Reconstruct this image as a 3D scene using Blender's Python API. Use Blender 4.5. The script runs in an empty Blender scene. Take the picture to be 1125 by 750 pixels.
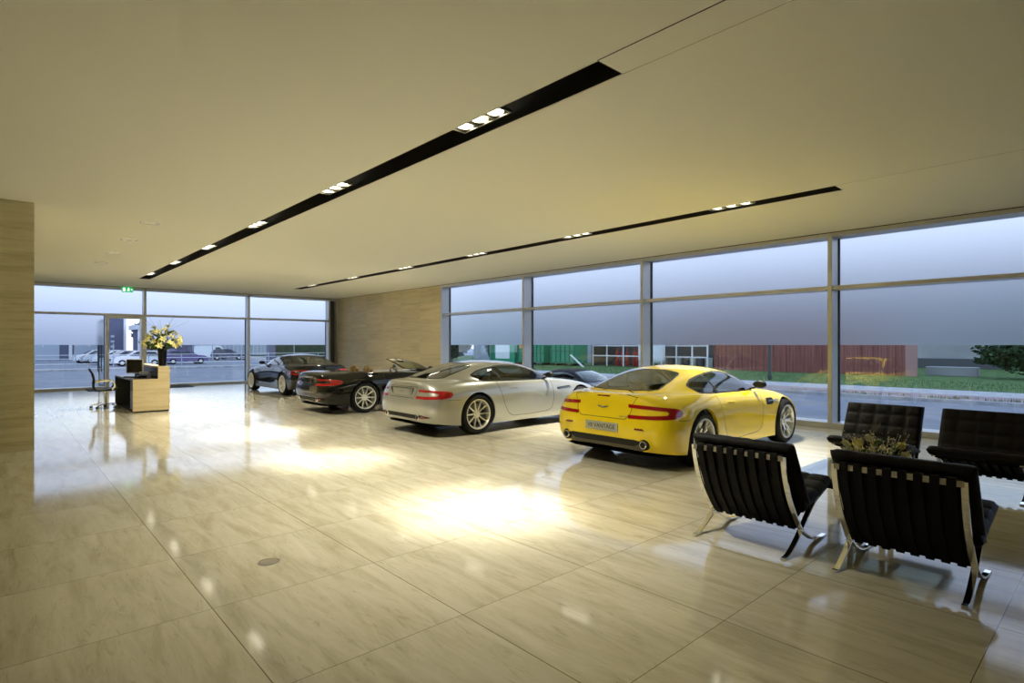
# tuning
LAMP_E = (410, 300)
SPILL_E = (560, 470)
SPOT_DEG = (35, 62)
GZ = -.45
SKY = ((.62, .70, .84), (.60, .69, .86), (.46, .57, .80), (.36, .47, .74))
SKY_E = 2.1
FILL_LAMPS = [(-4, 5, 10)]
EXPOSURE = .12
LCOL = (1, .945, .80)
import bpy, bmesh, math, random
import numpy as np
from mathutils import Vector, Matrix, noise
PI = math.pi
R = math.radians
rnd = random.Random(7)
scene = bpy.context.scene
COL = scene.collection

# ------------------------------------------------------------------ materials
MATS = {}
def mat(name, color=(.8, .8, .8), rough=.5, metal=0., coat=0., emit=None, es=1., spec=.5, trans=0., ior=1.45, sheen=0.):
    m = bpy.data.materials.new(name); m.use_nodes = True
    b = m.node_tree.nodes['Principled BSDF']
    b.inputs['Base Color'].default_value = (*color, 1)
    b.inputs['Roughness'].default_value = rough
    b.inputs['Metallic'].default_value = metal
    b.inputs['Coat Weight'].default_value = coat
    b.inputs['Coat Roughness'].default_value = .03
    b.inputs['Specular IOR Level'].default_value = spec
    b.inputs['Transmission Weight'].default_value = trans
    b.inputs['IOR'].default_value = ior
    if emit:
        b.inputs['Emission Color'].default_value = (*emit, 1)
        b.inputs['Emission Strength'].default_value = es
    MATS[name] = m
    return m
def nt(m): return m.node_tree, m.node_tree.nodes['Principled BSDF']
def node(t, typ, **kw):
    n = t.nodes.new(typ)
    for k, v in kw.items():
        if k in n.inputs.keys(): n.inputs[k].default_value = v
        else: setattr(n, k, v)
    return n
def coords(t, scale=(1, 1, 1), rot=(0, 0, 0), kind='Object'):
    tc = node(t, 'ShaderNodeTexCoord'); mp = node(t, 'ShaderNodeMapping')
    mp.inputs['Scale'].default_value = scale; mp.inputs['Rotation'].default_value = rot
    t.links.new(tc.outputs[kind], mp.inputs['Vector']); return mp.outputs['Vector']
def ramp(t, fac, stops):
    r = node(t, 'ShaderNodeValToRGB'); e = r.color_ramp.elements
    while len(e) < len(stops): e.new(.5)
    for i, (p, c) in enumerate(stops): e[i].position = p; e[i].color = (*c, 1)
    t.links.new(fac, r.inputs['Fac']); return r.outputs['Color']
def bump(t, b, h, strength=.2, dist=.01):
    n = node(t, 'ShaderNodeBump'); n.inputs['Strength'].default_value = strength; n.inputs['Distance'].default_value = dist
    t.links.new(h, n.inputs['Height']); t.links.new(n.outputs['Normal'], b.inputs['Normal'])
def noisy(m, c1, c2, scale=(1, 1, 1), detail=6, lo=.3, hi=.7, rough=None, bmp=0, bd=.01):
    t, b = nt(m); v = coords(t, scale); n = node(t, 'ShaderNodeTexNoise'); n.inputs['Detail'].default_value = detail
    n.inputs['Scale'].default_value = 1; t.links.new(v, n.inputs['Vector'])
    t.links.new(ramp(t, n.outputs['Fac'], [(lo, c1), (hi, c2)]), b.inputs['Base Color'])
    if bmp: bump(t, b, n.outputs['Fac'], bmp, bd)
    return m

def travertine(name, base, dark, light, vein_scale, joint=None, joint_off=(0, 0), rough=.13, jw=.006, axes='XY', tilevar=.05, spec=.5, seed=0):
    """polished travertine: stretched noise veins, optional joint grid (metres)"""
    m = mat(name, base, rough, spec=spec); t, b = nt(m)
    tc = node(t, 'ShaderNodeTexCoord'); sep = node(t, 'ShaderNodeSeparateXYZ')
    geo = node(t, 'ShaderNodeNewGeometry')
    t.links.new(geo.outputs['Position'], sep.inputs[0])
    def math_(op, a, bv=None, c=None):
        n = node(t, 'ShaderNodeMath', operation=op)
        for i, v in enumerate((a, bv, c)):
            if v is None: continue
            if isinstance(v, (int, float)): n.inputs[i].default_value = v
            else: t.links.new(v, n.inputs[i])
        return n.outputs[0]
    U, V = sep.outputs[axes[0]], sep.outputs[axes[1]]
    vec = geo.outputs['Position']
    tile = None
    if joint:
        cu = math_('DIVIDE', math_('SUBTRACT', U, joint_off[0]), joint[0])
        cv = math_('DIVIDE', math_('SUBTRACT', V, joint_off[1]), joint[1])
        fu, fv = math_('FLOOR', cu), math_('FLOOR', cv)
        wn = node(t, 'ShaderNodeTexWhiteNoise', noise_dimensions='2D')
        cb = node(t, 'ShaderNodeCombineXYZ'); t.links.new(fu, cb.inputs[0]); t.links.new(fv, cb.inputs[1])
        t.links.new(cb.outputs[0], wn.inputs['Vector'])
        off = node(t, 'ShaderNodeVectorMath', operation='SCALE'); t.links.new(wn.outputs['Color'], off.inputs[0]); off.inputs['Scale'].default_value = 37.
        ad = node(t, 'ShaderNodeVectorMath', operation='ADD'); t.links.new(vec, ad.inputs[0]); t.links.new(off.outputs[0], ad.inputs[1])
        vec = ad.outputs[0]; tile = wn.outputs['Value']
    mp = node(t, 'ShaderNodeMapping'); mp.inputs['Scale'].default_value = vein_scale
    t.links.new(vec, mp.inputs['Vector'])
    n1 = node(t, 'ShaderNodeTexNoise'); n1.inputs['Scale'].default_value = 1; n1.inputs['Detail'].default_value = 9; n1.inputs['Roughness'].default_value = .66; n1.inputs['Distortion'].default_value = .55
    t.links.new(mp.outputs[0], n1.inputs['Vector'])
    col = ramp(t, n1.outputs['Fac'], [(.28, dark), (.5, base), (.72, light)])
    # small pores
    n2 = node(t, 'ShaderNodeTexNoise'); n2.inputs['Scale'].default_value = 3.2; n2.inputs['Detail'].default_value = 5; n2.inputs['Roughness'].default_value = .75; n2.inputs['Distortion'].default_value = 1.
    t.links.new(mp.outputs[0], n2.inputs['Vector'])
    pf = ramp(t, n2.outputs['Fac'], [(.31, (.80, .76, .68)), (.44, (1, 1, 1))])
    mx = node(t, 'ShaderNodeMix', data_type='RGBA', blend_type='MULTIPLY'); mx.inputs['Factor'].default_value = 1
    t.links.new(col, mx.inputs['A']); t.links.new(pf, mx.inputs['B']); col = mx.outputs['Result']
    if joint:
        mv = node(t, 'ShaderNodeMix', data_type='RGBA', blend_type='MULTIPLY'); mv.inputs['Factor'].default_value = 1
        t.links.new(col, mv.inputs['A'])
        t.links.new(ramp(t, tile, [(0, (1 - tilevar,) * 3), (1, (1 + tilevar * 0,) * 3)]), mv.inputs['B']); col = mv.outputs['Result']
        def line(c, size, w):
            f = math_('FRACT', c); d = math_('MINIMUM', f, math_('SUBTRACT', 1., f))
            return math_('LESS_THAN', math_('MULTIPLY', d, size), w / 2)
        j = math_('MAXIMUM', line(cu, joint[0], jw), line(cv, joint[1], jw * .7))
        mj = node(t, 'ShaderNodeMix', data_type='RGBA'); t.links.new(j, mj.inputs['Factor'])
        t.links.new(col, mj.inputs['A']); mj.inputs['B'].default_value = (dark[0] * .33, dark[1] * .33, dark[2] * .3, 1); col = mj.outputs['Result']
    t.links.new(col, b.inputs['Base Color'])
    rr = node(t, 'ShaderNodeMapRange'); rr.inputs['To Min'].default_value = rough * .8; rr.inputs['To Max'].default_value = rough * 1.35
    t.links.new(n1.outputs['Fac'], rr.inputs['Value']); t.links.new(rr.outputs[0], b.inputs['Roughness'])
    return m

def glass_mat(name, tint=(.9, .95, .93), mult=1.6, ior=1.5, rough=0.):
    m = bpy.data.materials.new(name); m.use_nodes = True; t = m.node_tree; t.nodes.clear()
    o = node(t, 'ShaderNodeOutputMaterial'); mx = node(t, 'ShaderNodeMixShader'); tr = node(t, 'ShaderNodeBsdfTransparent')
    gl = node(t, 'ShaderNodeBsdfGlossy'); fr = node(t, 'ShaderNodeFresnel'); mu = node(t, 'ShaderNodeMath', operation='MULTIPLY', use_clamp=True)
    # same reflectance from both sides of the thin pane
    geo = node(t, 'ShaderNodeNewGeometry'); inv = node(t, 'ShaderNodeMath', operation='MULTIPLY_ADD')
    t.links.new(geo.outputs['Backfacing'], inv.inputs[0]); inv.inputs[1].default_value = 1 / ior - ior; inv.inputs[2].default_value = ior
    t.links.new(inv.outputs[0], fr.inputs['IOR'])
    tr.inputs['Color'].default_value = (*tint, 1); gl.inputs['Roughness'].default_value = rough
    mu.inputs[1].default_value = mult
    t.links.new(fr.outputs[0], mu.inputs[0]); t.links.new(mu.outputs[0], mx.inputs['Fac'])
    t.links.new(tr.outputs[0], mx.inputs[1]); t.links.new(gl.outputs[0], mx.inputs[2]); t.links.new(mx.outputs[0], o.inputs['Surface'])
    MATS[name] = m; return m

def frost_mat(name):
    m = bpy.data.materials.new(name); m.use_nodes = True; t = m.node_tree; t.nodes.clear()
    o = node(t, 'ShaderNodeOutputMaterial')
    rf = node(t, 'ShaderNodeBsdfRefraction'); rf.inputs['Roughness'].default_value = .62; rf.inputs['IOR'].default_value = 1.30
    rf.inputs['Color'].default_value = (.82, .86, .93, 1)
    tl = node(t, 'ShaderNodeBsdfTranslucent'); tl.inputs['Color'].default_value = (.82, .87, .97, 1)
    m1 = node(t, 'ShaderNodeMixShader'); m1.inputs['Fac'].default_value = .08
    gl = node(t, 'ShaderNodeBsdfGlossy'); gl.inputs['Roughness'].default_value = .12
    m2 = node(t, 'ShaderNodeMixShader'); m2.inputs['Fac'].default_value = .03
    t.links.new(rf.outputs[0], m1.inputs[1]); t.links.new(tl.outputs[0], m1.inputs[2])
    t.links.new(m1.outputs[0], m2.inputs[1]); t.links.new(gl.outputs[0], m2.inputs[2]); t.links.new(m2.outputs[0], o.inputs['Surface'])
    MATS[name] = m; return m

# ------------------------------------------------------------------ objects
def link(o, parent=None):
    COL.objects.link(o)
    if parent is not None: o.parent = parent
    return o
def obj(name, bm, m=None, parent=None, loc=None, rot=None, smooth=None, bevel=0):
    me = bpy.data.meshes.new(name)
    bmesh.ops.recalc_face_normals(bm, faces=bm.faces[:]) if smooth != 'keep' else None
    if smooth:
        for f in bm.faces: f.smooth = True
        if isinstance(smooth, (int, float)) and smooth is not True:
            for e in bm.edges:
                if len(e.link_faces) == 2 and e.calc_face_angle(0) > R(smooth): e.smooth = False
    bm.to_mesh(me); bm.free()
    for x in (m if isinstance(m, (list, tuple)) else [m]):
        if x is not None: me.materials.append(MATS[x] if isinstance(x, str) else x)
    o = bpy.data.objects.new(name, me); link(o, parent)
    if loc is not None: o.location = loc
    if rot is not None: o.rotation_euler = rot
    if bevel:
        b = o.modifiers.new('bevel', 'BEVEL'); b.width = bevel; b.segments = 2; b.limit_method = 'ANGLE'
    return o
def empty(name, loc=(0, 0, 0), rz=0, parent=None):
    o = bpy.data.objects.new(name, None); o.empty_display_size = .1; link(o, parent)
    o.location = loc; o.rotation_euler = (0, 0, rz); return o
def tag(o, label, cat, group=None, kind=None):
    o['label'] = label; o['category'] = cat
    if group: o['group'] = group
    if kind: o['kind'] = kind
    return o
def struct(o, kind='structure', label=None):
    o['kind'] = kind
    if label: o['label'] = label
    return o
def copy_tree(o, parent=None):
    c = o.copy(); COL.objects.link(c)
    if parent is not None:
        c.parent = parent; c.matrix_parent_inverse = o.matrix_parent_inverse.copy()
    for ch in list(o.children): copy_tree(ch, c)
    return c

def bx(bm, x0, x1, y0, y1, z0, z1, M=None, mi=0):
    vs = [bm.verts.new((x, y, z)) for x in (x0, x1) for y in (y0, y1) for z in (z0, z1)]
    if M is not None:
        for v in vs: v.co = M @ v.co
    for q in ((0, 1, 3, 2), (4, 6, 7, 5), (0, 4, 5, 1), (2, 3, 7, 6), (0, 2, 6, 4), (1, 5, 7, 3)):
        f = bm.faces.new([vs[i] for i in q]); f.material_index = mi
    return vs
def B(*boxes):
    bm = bmesh.new()
    for b in boxes: bx(bm, *b)
    return bm
def frames(path, up=Vector((0, 0, 1))):
    out = []
    prev = None
    for i, p in enumerate(path):
        a = path[max(i - 1, 0)]; b = path[min(i + 1, len(path) - 1)]
        t = (b - a).normalized()
        if prev is None:
            u = up if abs(t.dot(up)) < .95 else Vector((1, 0, 0))
            n = (u - t * u.dot(t)).normalized()
        else:
            n = (prev - t * prev.dot(t)).normalized()
        prev = n; out.append((p, t, n, t.cross(n)))
    return out
def sweep(bm, path, prof, up=Vector((0, 0, 1)), closed=False, caps=True, mi=0, scale=None):
    """prof: list of (a,b) in (normal, binormal) axes"""
    path = [Vector(p) for p in path]; rings = []
    for i, (p, t, n, b) in enumerate(frames(path, up)):
        s = scale[i] if scale else 1
        rings.append([bm.verts.new(p + n * a * s + b * c * s) for a, c in prof])
    k = len(prof)
    for i in range(len(rings) - 1):
        for j in range(k):
            f = bm.faces.new((rings[i][j], rings[i][(j + 1) % k], rings[i + 1][(j + 1) % k], rings[i + 1][j])); f.material_index = mi
    if caps:
        bm.faces.new(rings[0][::-1]).material_index = mi; bm.faces.new(rings[-1]).material_index = mi
def circ(r, n=10): return [(r * math.cos(2 * PI * i / n), r * math.sin(2 * PI * i / n)) for i in range(n)]
def tube(bm, path, r, n=10, mi=0, scale=None): sweep(bm, path, circ(r, n), mi=mi, scale=scale)
def smooth_path(pts, n=8):
    pts = [Vector(p) for p in pts]; out = []
    P = [pts[0] * 2 - pts[1]] + pts + [pts[-1] * 2 - pts[-2]]
    for i in range(1, len(P) - 2):
        for k in range(n):
            t = k / n; a, b, c, d = P[i - 1], P[i], P[i + 1], P[i + 2]
            out.append(.5 * ((2 * b) + (c - a) * t + (2 * a - 5 * b + 4 * c - d) * t * t + (-a + 3 * b - 3 * c + d) * t ** 3))
    out.append(pts[-1]); return out
def lathe(bm, prof, n=24, axis='Z', M=None, mi=0, cap=False):
    """prof: list of (r, h)"""
    rings = []
    for r, h in prof:
        ring = []
        for i in range(n):
            a = 2 * PI * i / n; c, s = r * math.cos(a), r * math.sin(a)
            co = Vector((c, s, h)) if axis == 'Z' else Vector((c, h, s)) if axis == 'Y' else Vector((h, c, s))
            if M is not None: co = M @ co
            ring.append(bm.verts.new(co))
        rings.append(ring)
    for i in range(len(rings) - 1):
        for j in range(n):
            f = bm.faces.new((rings[i][j], rings[i][(j + 1) % n], rings[i + 1][(j + 1) % n], rings[i + 1][j])); f.material_index = mi
    if cap:
        bm.faces.new(rings[0][::-1]).material_index = mi; bm.faces.new(rings[-1]).material_index = mi
def prism(bm, pts, a0, a1, axis='Y', mi=0):
    """extrude a 2-D polygon: axis Y -> pts are (x,z); X -> (y,z); Z -> (x,y)"""
    def P(p, a): return (p[0], a, p[1]) if axis == 'Y' else (a, p[0], p[1]) if axis == 'X' else (p[0], p[1], a)
    A = [bm.verts.new(P(p, a0)) for p in pts]; Bv = [bm.verts.new(P(p, a1)) for p in pts]; n = len(pts)
    bm.faces.new(A[::-1]).material_index = mi; bm.faces.new(Bv).material_index = mi
    for i in range(n): bm.faces.new((A[i], A[(i + 1) % n], Bv[(i + 1) % n], Bv[i])).material_index = mi
def text(name, body, size, m, parent, loc, rot, extrude=.001):
    cu = bpy.data.curves.new(name, 'FONT'); cu.body = body; cu.size = size; cu.extrude = extrude; cu.align_x = 'CENTER'; cu.align_y = 'CENTER'
    f = bpy.data.objects.new(name + '_curve', cu); COL.objects.link(f)
    dg = bpy.context.evaluated_depsgraph_get(); dg.update()
    me = bpy.data.meshes.new_from_object(f.evaluated_get(dg)); bpy.data.objects.remove(f); bpy.data.curves.remove(cu)
    me.materials.clear(); me.materials.append(MATS[m])
    o = bpy.data.objects.new(name, me); link(o, parent); o.location = loc; o.rotation_euler = rot; return o
# ------------------------------------------------------------------ palette
travertine('floor_travertine', (.585, .54, .40), (.44, .39, .26), (.68, .64, .51), (8, 1.2, 1), joint=(1.045, 1.045), joint_off=(.93, .51), rough=.075, jw=.0055, tilevar=.04)
travertine('wall_travertine', (.69, .59, .37), (.52, .43, .25), (.76, .67, .46), (.6, .6, 9), joint=(1.36, .61), joint_off=(16.3, 0), axes='YZ', rough=.38, jw=.002, tilevar=.13, spec=.3)
travertine('pier_travertine', (.66, .60, .38), (.48, .42, .23), (.74, .68, .47), (.7, .7, 9), rough=.35, spec=.3)
travertine('desk_travertine', (.68, .56, .33), (.52, .40, .20), (.74, .63, .42), (1.2, 1.2, 22), rough=.3)
mat('ceiling_paint', (.87, .87, .80), .85, spec=.2)
mat('white_plaster', (.42, .40, .34), .9, spec=.2)
mat('trough_black', (.012, .011, .008), .6)
mat('reveal_white', (.85, .84, .78), .6)
mat('joint_black', (.01, .01, .01), .9)
mat('aluminium', (.60, .60, .60), .38, .55)
mat('aluminium_dark', (.10, .11, .12), .5, .4)
mat('chrome', (.86, .85, .80), .07, 1.)
mat('brushed_steel', (.62, .60, .54), .24, 1.)
mat('lens_glow', (1, 1, 1), .3, emit=(1, .93, .74), es=7)
mat('lens_dim', (.8, .85, .9), .2, .3, emit=(.85, .95, 1.), es=2.2)
mat('lamp_ring', (.42, .40, .30), .35, .8)
noisy(mat('leather', (.006, .006, .005), .55, spec=.22), (.004, .0038, .0034), (.007, .0065, .006), (60, 60, 60), bmp=.12, bd=.002)
mat('leather_strap', (.004, .004, .0038), .6, spec=.2)
mat('black_laminate', (.012, .012, .012), .3)
mat('black_plastic', (.015, .015, .016), .45)
mat('screen_black', (.006, .007, .008), .12)
mat('silver_plastic', (.55, .55, .52), .35, .4)
mat('vase_black', (.008, .008, .008), .15)
glass_mat('clear_glass', (.84, .91, .92), 2.7)
glass_mat('table_glass', (.80, .90, .86), 1.8)
glass_mat('car_glass', (.45, .50, .42), 1.8)
glass_mat('screen_glass', (.72, .78, .68), 1.5)
frost_mat('frosted_film')
noisy(mat('mat_fibre', (.02, .02, .02), .95), (.012, .012, .012), (.03, .03, .03), (90, 90, 90), bmp=.4)
mat('petal_yellow', (.95, .88, .38), .55)
mat('petal_cream', (.95, .93, .68), .55)
mat('leaf_green', (.05, .11, .02), .5)
mat('twig', (.26, .20, .08), .7)
mat('stem_green', (.08, .13, .03), .6)
mat('bowl_dark', (.02, .02, .02), .3)
mat('exit_green', (.01, .30, .08), .4, emit=(.02, .55, .16), es=.7)
mat('exit_white', (.9, 1, .9), .4, emit=(.9, 1, .9), es=1.3)
mat('socket_steel', (.40, .36, .28), .35, .9)
# cars
def paint(name, c, metal=0., rough=.3, spec=.2):
    m = mat(name, c, rough, metal, coat=1., spec=spec)
    return m
paint('paint_yellow', (.88, .66, .006), 0., .5)
paint('paint_silver', (.40, .405, .37), .6, .30)
paint('paint_black', (.004, .004, .0035), 0., .6, 0.)
paint('paint_dark', (.004, .004, .0035), 0., .6, 0.)
mat('seam', (.01, .01, .008), .7)
mat('tyre', (.010, .010, .010), .75, spec=.3)
mat('alloy', (.82, .82, .78), .28, .6)
mat('brake', (.18, .17, .16), .4, .8)
mat('hub_dark', (.012, .012, .012), .6)
mat('tail_red', (.30, .004, .005), .12, coat=.5)
mat('tail_dark', (.16, .006, .008), .12, coat=.6)
mat('diffuser_grey', (.10, .09, .06), .4)
mat('interior_tan', (.42, .30, .14), .6)
mat('interior_black', (.015, .014, .012), .6)
mat('interior_cream', (.36, .33, .22), .6)
mat('plate_grey', (.40, .40, .30), .4)
mat('plate_text', (.03, .03, .02), .5)
mat('headlamp', (.75, .78, .8), .08, .3)
mat('soft_top', (.02, .02, .022), .85)
# outdoors
noisy(mat('asphalt', (.2, .21, .24), .8), (.17, .18, .21), (.25, .26, .30), (1.2, 1.2, 1.2), 8)
noisy(mat('lot_paving', (.30, .32, .36), .8), (.27, .29, .34), (.37, .40, .45), (.4, .4, .4), 6)
noisy(mat('pink_paving', (.34, .24, .24), .85), (.28, .20, .21), (.42, .31, .30), (1.5, 1.5, 1.5), 8)
noisy(mat('kerb_stone', (.42, .42, .42), .8), (.33, .33, .34), (.52, .52, .52), (3, 3, 3))
noisy(mat('grass', (.06, .13, .03), .95), (.035, .085, .02), (.12, .22, .06), (2.5, 2.5, 2.5), 9, bmp=1, bd=.08)
mat('grass_blade', (.07, .15, .035), .8)
noisy(mat('hedge_leaf', (.035, .08, .03), .7), (.015, .04, .015), (.06, .13, .05), (3, 3, 3))
noisy(mat('dark_leaf', (.02, .045, .02), .7), (.01, .022, .01), (.04, .08, .035), (3, 3, 3))
noisy(mat('red_fence', (.25, .06, .05), .7), (.12, .03, .03), (.36, .13, .10), (1, 7, .15), 5)
mat('red_pale', (.40, .24, .22), .7)
mat('white_paint', (.78, .80, .84), .5)
noisy(mat('grey_concrete', (.34, .35, .36), .85), (.28, .29, .31), (.40, .41, .42), (.4, .4, .4))
mat('skip_green', (.02, .30, .16), .45)
mat('skip_green_dark', (.01, .16, .09), .5)
mat('sign_orange', (.75, .35, .05), .5)
mat('sign_white', (.75, .8, .85), .5)
mat('hydrant_red', (.45, .03, .03), .4)
mat('post_green', (.03, .06, .05), .5)
mat('cladding_blue', (.12, .13, .20), .6)
mat('cladding_grey', (.36, .40, .47), .6)
mat('door_grey', (.45, .50, .58), .55)
mat('dark_window', (.03, .035, .05), .15)
mat('roof_pale', (.60, .64, .70), .6)
mat('van_white', (.80, .82, .86), .3, coat=1.)
mat('hatch_silver', (.42, .45, .52), .3, .5, coat=1.)
mat('hatch_violet', (.07, .04, .20), .3, .2, coat=1.)
mat('hatch_navy', (.03, .035, .09), .3, .2, coat=1.)
mat('bark', (.09, .07, .05), .9)
# ------------------------------------------------------------------ cars
# half body control net: rings from the sill up to the roof ridge, each running from the tail (y=0) round the side to the nose (y=0)
NET = [
 [(-.86,0,.25),(-.86,.30,.25),(-.84,.58,.24),(-.74,.80,.23),(-.52,.87,.20),(-.2,.88,.17),(.2,.88,.16),(.55,.86,.155),(1.0,.84,.155),(1.5,.84,.155),(2.0,.85,.155),(2.4,.88,.155),(2.8,.89,.16),(3.12,.82,.17),(3.31,.62,.17),(3.40,.32,.17),(3.42,0,.17)],
 [(-.91,0,.33),(-.91,.32,.33),(-.89,.62,.33),(-.78,.85,.32),(-.54,.905,.30),(-.2,.915,.28),(.2,.91,.26),(.55,.885,.25),(1.0,.86,.24),(1.5,.86,.24),(2.0,.87,.24),(2.4,.90,.25),(2.8,.905,.26),(3.14,.84,.28),(3.34,.64,.29),(3.43,.33,.29),(3.455,0,.29)],
 [(-.93,0,.47),(-.93,.34,.47),(-.905,.65,.47),(-.79,.875,.46),(-.54,.925,.45),(-.2,.93,.44),(.2,.925,.43),(.55,.895,.42),(1.0,.865,.41),(1.5,.865,.41),(2.0,.88,.41),(2.4,.915,.42),(2.8,.915,.43),(3.14,.85,.43),(3.34,.65,.43),(3.43,.34,.43),(3.455,0,.43)],
 [(-.925,0,.62),(-.925,.35,.62),(-.90,.66,.62),(-.775,.875,.61),(-.52,.925,.60),(-.2,.935,.60),(.2,.93,.58),(.55,.90,.57),(1.0,.87,.56),(1.5,.87,.56),(2.0,.88,.56),(2.4,.91,.57),(2.8,.905,.57),(3.1,.83,.56),(3.29,.64,.55),(3.39,.34,.54),(3.415,0,.54)],
 [(-.895,0,.77),(-.89,.35,.77),(-.855,.64,.77),(-.72,.84,.765),(-.48,.895,.765),(-.18,.915,.77),(.2,.91,.76),(.55,.885,.745),(1.0,.865,.73),(1.5,.86,.72),(2.0,.865,.71),(2.4,.875,.70),(2.75,.86,.685),(3.0,.79,.665),(3.19,.62,.64),(3.29,.34,.63),(3.32,0,.63)],
 [(-.885,0,.92),(-.87,.34,.915),(-.81,.60,.90),(-.64,.765,.885),(-.42,.815,.885),(-.15,.835,.89),(.2,.835,.885),(.55,.82,.87),(1.0,.815,.855),(1.5,.81,.845),(1.95,.80,.835),(2.3,.79,.82),(2.62,.76,.79),(2.85,.68,.755),(3.0,.54,.73),(3.07,.30,.725),(3.09,0,.725)],
 [(-.76,0,.925),(-.74,.32,.925),(-.66,.56,.93),(-.5,.69,.93),(-.32,.745,.925),(-.08,.78,.92),(.22,.785,.905),(.55,.785,.89),(1.0,.785,.875),(1.5,.78,.865),(1.88,.765,.86),(2.1,.70,.865),(2.3,.60,.855),(2.42,.50,.845),(2.50,.38,.845),(2.54,.2,.85),(2.55,0,.855)],
 [(-.62,0,.945),(-.60,.28,.95),(-.54,.48,.955),(-.40,.60,.955),(-.22,.665,.945),(0,.72,.935),(.25,.75,.915),(.55,.765,.90),(1.0,.765,.885),(1.45,.76,.875),(1.75,.73,.875),(1.88,.66,.885),(1.97,.56,.895),(2.03,.45,.90),(2.07,.33,.905),(2.10,.17,.91),(2.11,0,.91)],
 [(-.28,0,1.075),(-.27,.24,1.075),(-.22,.42,1.07),(-.12,.53,1.06),(0,.59,1.05),(.15,.64,1.045),(.35,.67,1.05),(.6,.685,1.055),(.95,.69,1.06),(1.28,.68,1.055),(1.48,.65,1.05),(1.58,.58,1.055),(1.65,.49,1.06),(1.70,.39,1.065),(1.73,.28,1.07),(1.755,.14,1.075),(1.76,0,1.075)],
 [(.10,0,1.195),(.10,.20,1.19),(.13,.35,1.18),(.19,.44,1.165),(.27,.50,1.155),(.36,.535,1.155),(.48,.56,1.165),(.65,.575,1.17),(.88,.58,1.17),(1.06,.57,1.165),(1.17,.54,1.165),(1.24,.48,1.17),(1.28,.41,1.18),(1.31,.32,1.19),(1.33,.22,1.195),(1.345,.11,1.20),(1.35,0,1.20)],
 [(.4,0,1.24),(.40,.13,1.238),(.42,.24,1.232),(.45,.31,1.225),(.49,.35,1.22),(.54,.37,1.22),(.60,.385,1.222),(.69,.39,1.224),(.80,.39,1.224),(.88,.38,1.224),(.94,.35,1.224),(.98,.31,1.226),(1.0,.26,1.23),(1.02,.20,1.234),(1.03,.14,1.238),(1.04,.07,1.24),(1.04,0,1.24)],
 [(.62,0,1.255),(.62,0,1.255),(.63,0,1.255),(.64,0,1.255),(.655,0,1.255),(.67,0,1.255),(.685,0,1.255),(.70,0,1.255),(.72,0,1.255),(.74,0,1.255),(.755,0,1.255),(.765,0,1.255),(.775,0,1.255),(.78,0,1.255),(.785,0,1.255),(.79,0,1.255),(.79,0,1.255)],
]
OPEN6 = [(.02,0,.905),(.03,.28,.91),(.06,.48,.915),(.10,.60,.92),(.17,.67,.92),(.24,.72,.915),(.33,.745,.905),(.57,.755,.895)]
OPEN5B = [(-.45,0,.945),(-.44,.32,.945),(-.38,.54,.94),(-.28,.68,.935),(-.16,.745,.93),(0,.78,.92),(.24,.785,.905),(.55,.785,.89)]

def mirror(P): Q = P.copy(); Q[..., 1] *= -1; return Q
def ghosted(P, top):
    """pad a (V,U,3) net by one on all sides: mirrored across the centre plane at tail, nose and ridge"""
    P = np.concatenate([mirror(P[:, 1:2]), P, mirror(P[:, -2:-1])], 1)
    lo = 2 * P[:1] - P[1:2]
    hi = mirror(P[-2:-1]) if top else 2 * P[-1:] - P[-2:-1]
    return np.concatenate([lo, P, hi], 0)
def bspline(P, sub, top=True):
    G = ghosted(P, top); V, U = P.shape[:2]
    def basis(t): return np.array([(1 - t) ** 3, 3 * t ** 3 - 6 * t ** 2 + 4, -3 * t ** 3 + 3 * t ** 2 + 3 * t + 1, t ** 3]) / 6
    def along(G, n, axis):
        out = []
        G = np.moveaxis(G, axis, 0)
        for i in range(n - 1):
            for k in range(sub):
                w = basis(k / sub); out.append(sum(w[j] * G[i + j] for j in range(4)))
        w = basis(1.); i = n - 2; out.append(sum(w[j] * G[i + j] for j in range(4)))
        return np.moveaxis(np.array(out), 0, axis)
    return along(along(G, V, 0), U, 1)
def fit_net(T, top=True):
    P = T.copy()
    for _ in range(3):
        G = ghosted(P, top)
        L = (G[:-2] + 4 * G[1:-1] + G[2:]) / 6; L = (L[:, :-2] + 4 * L[:, 1:-1] + L[:, 2:]) / 6
        P = P + .75 * (T - L)
    return P
def half_body(net, sub, top=True):
    S = bspline(fit_net(np.array(net, float), top), sub, top)
    S[:, 0, 1] = 0; S[:, -1, 1] = 0; S[..., 1] = np.maximum(S[..., 1], 0)
    if top: S[-1, :, 1] = 0
    bm = bmesh.new(); V, U = S.shape[:2]
    g = [[bm.verts.new(S[i, j]) for j in range(U)] for i in range(V)]
    for i in range(V - 1):
        for j in range(U - 1): bm.faces.new((g[i][j], g[i + 1][j], g[i + 1][j + 1], g[i][j + 1]))
    bmesh.ops.remove_doubles(bm, verts=bm.verts[:], dist=1e-5)
    bm.normal_update()
    f = max(bm.faces, key=lambda f: f.calc_center_median().y)
    if f.normal.y < 0: bmesh.ops.reverse_faces(bm, faces=bm.faces[:])
    bm.normal_update(); return bm

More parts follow.
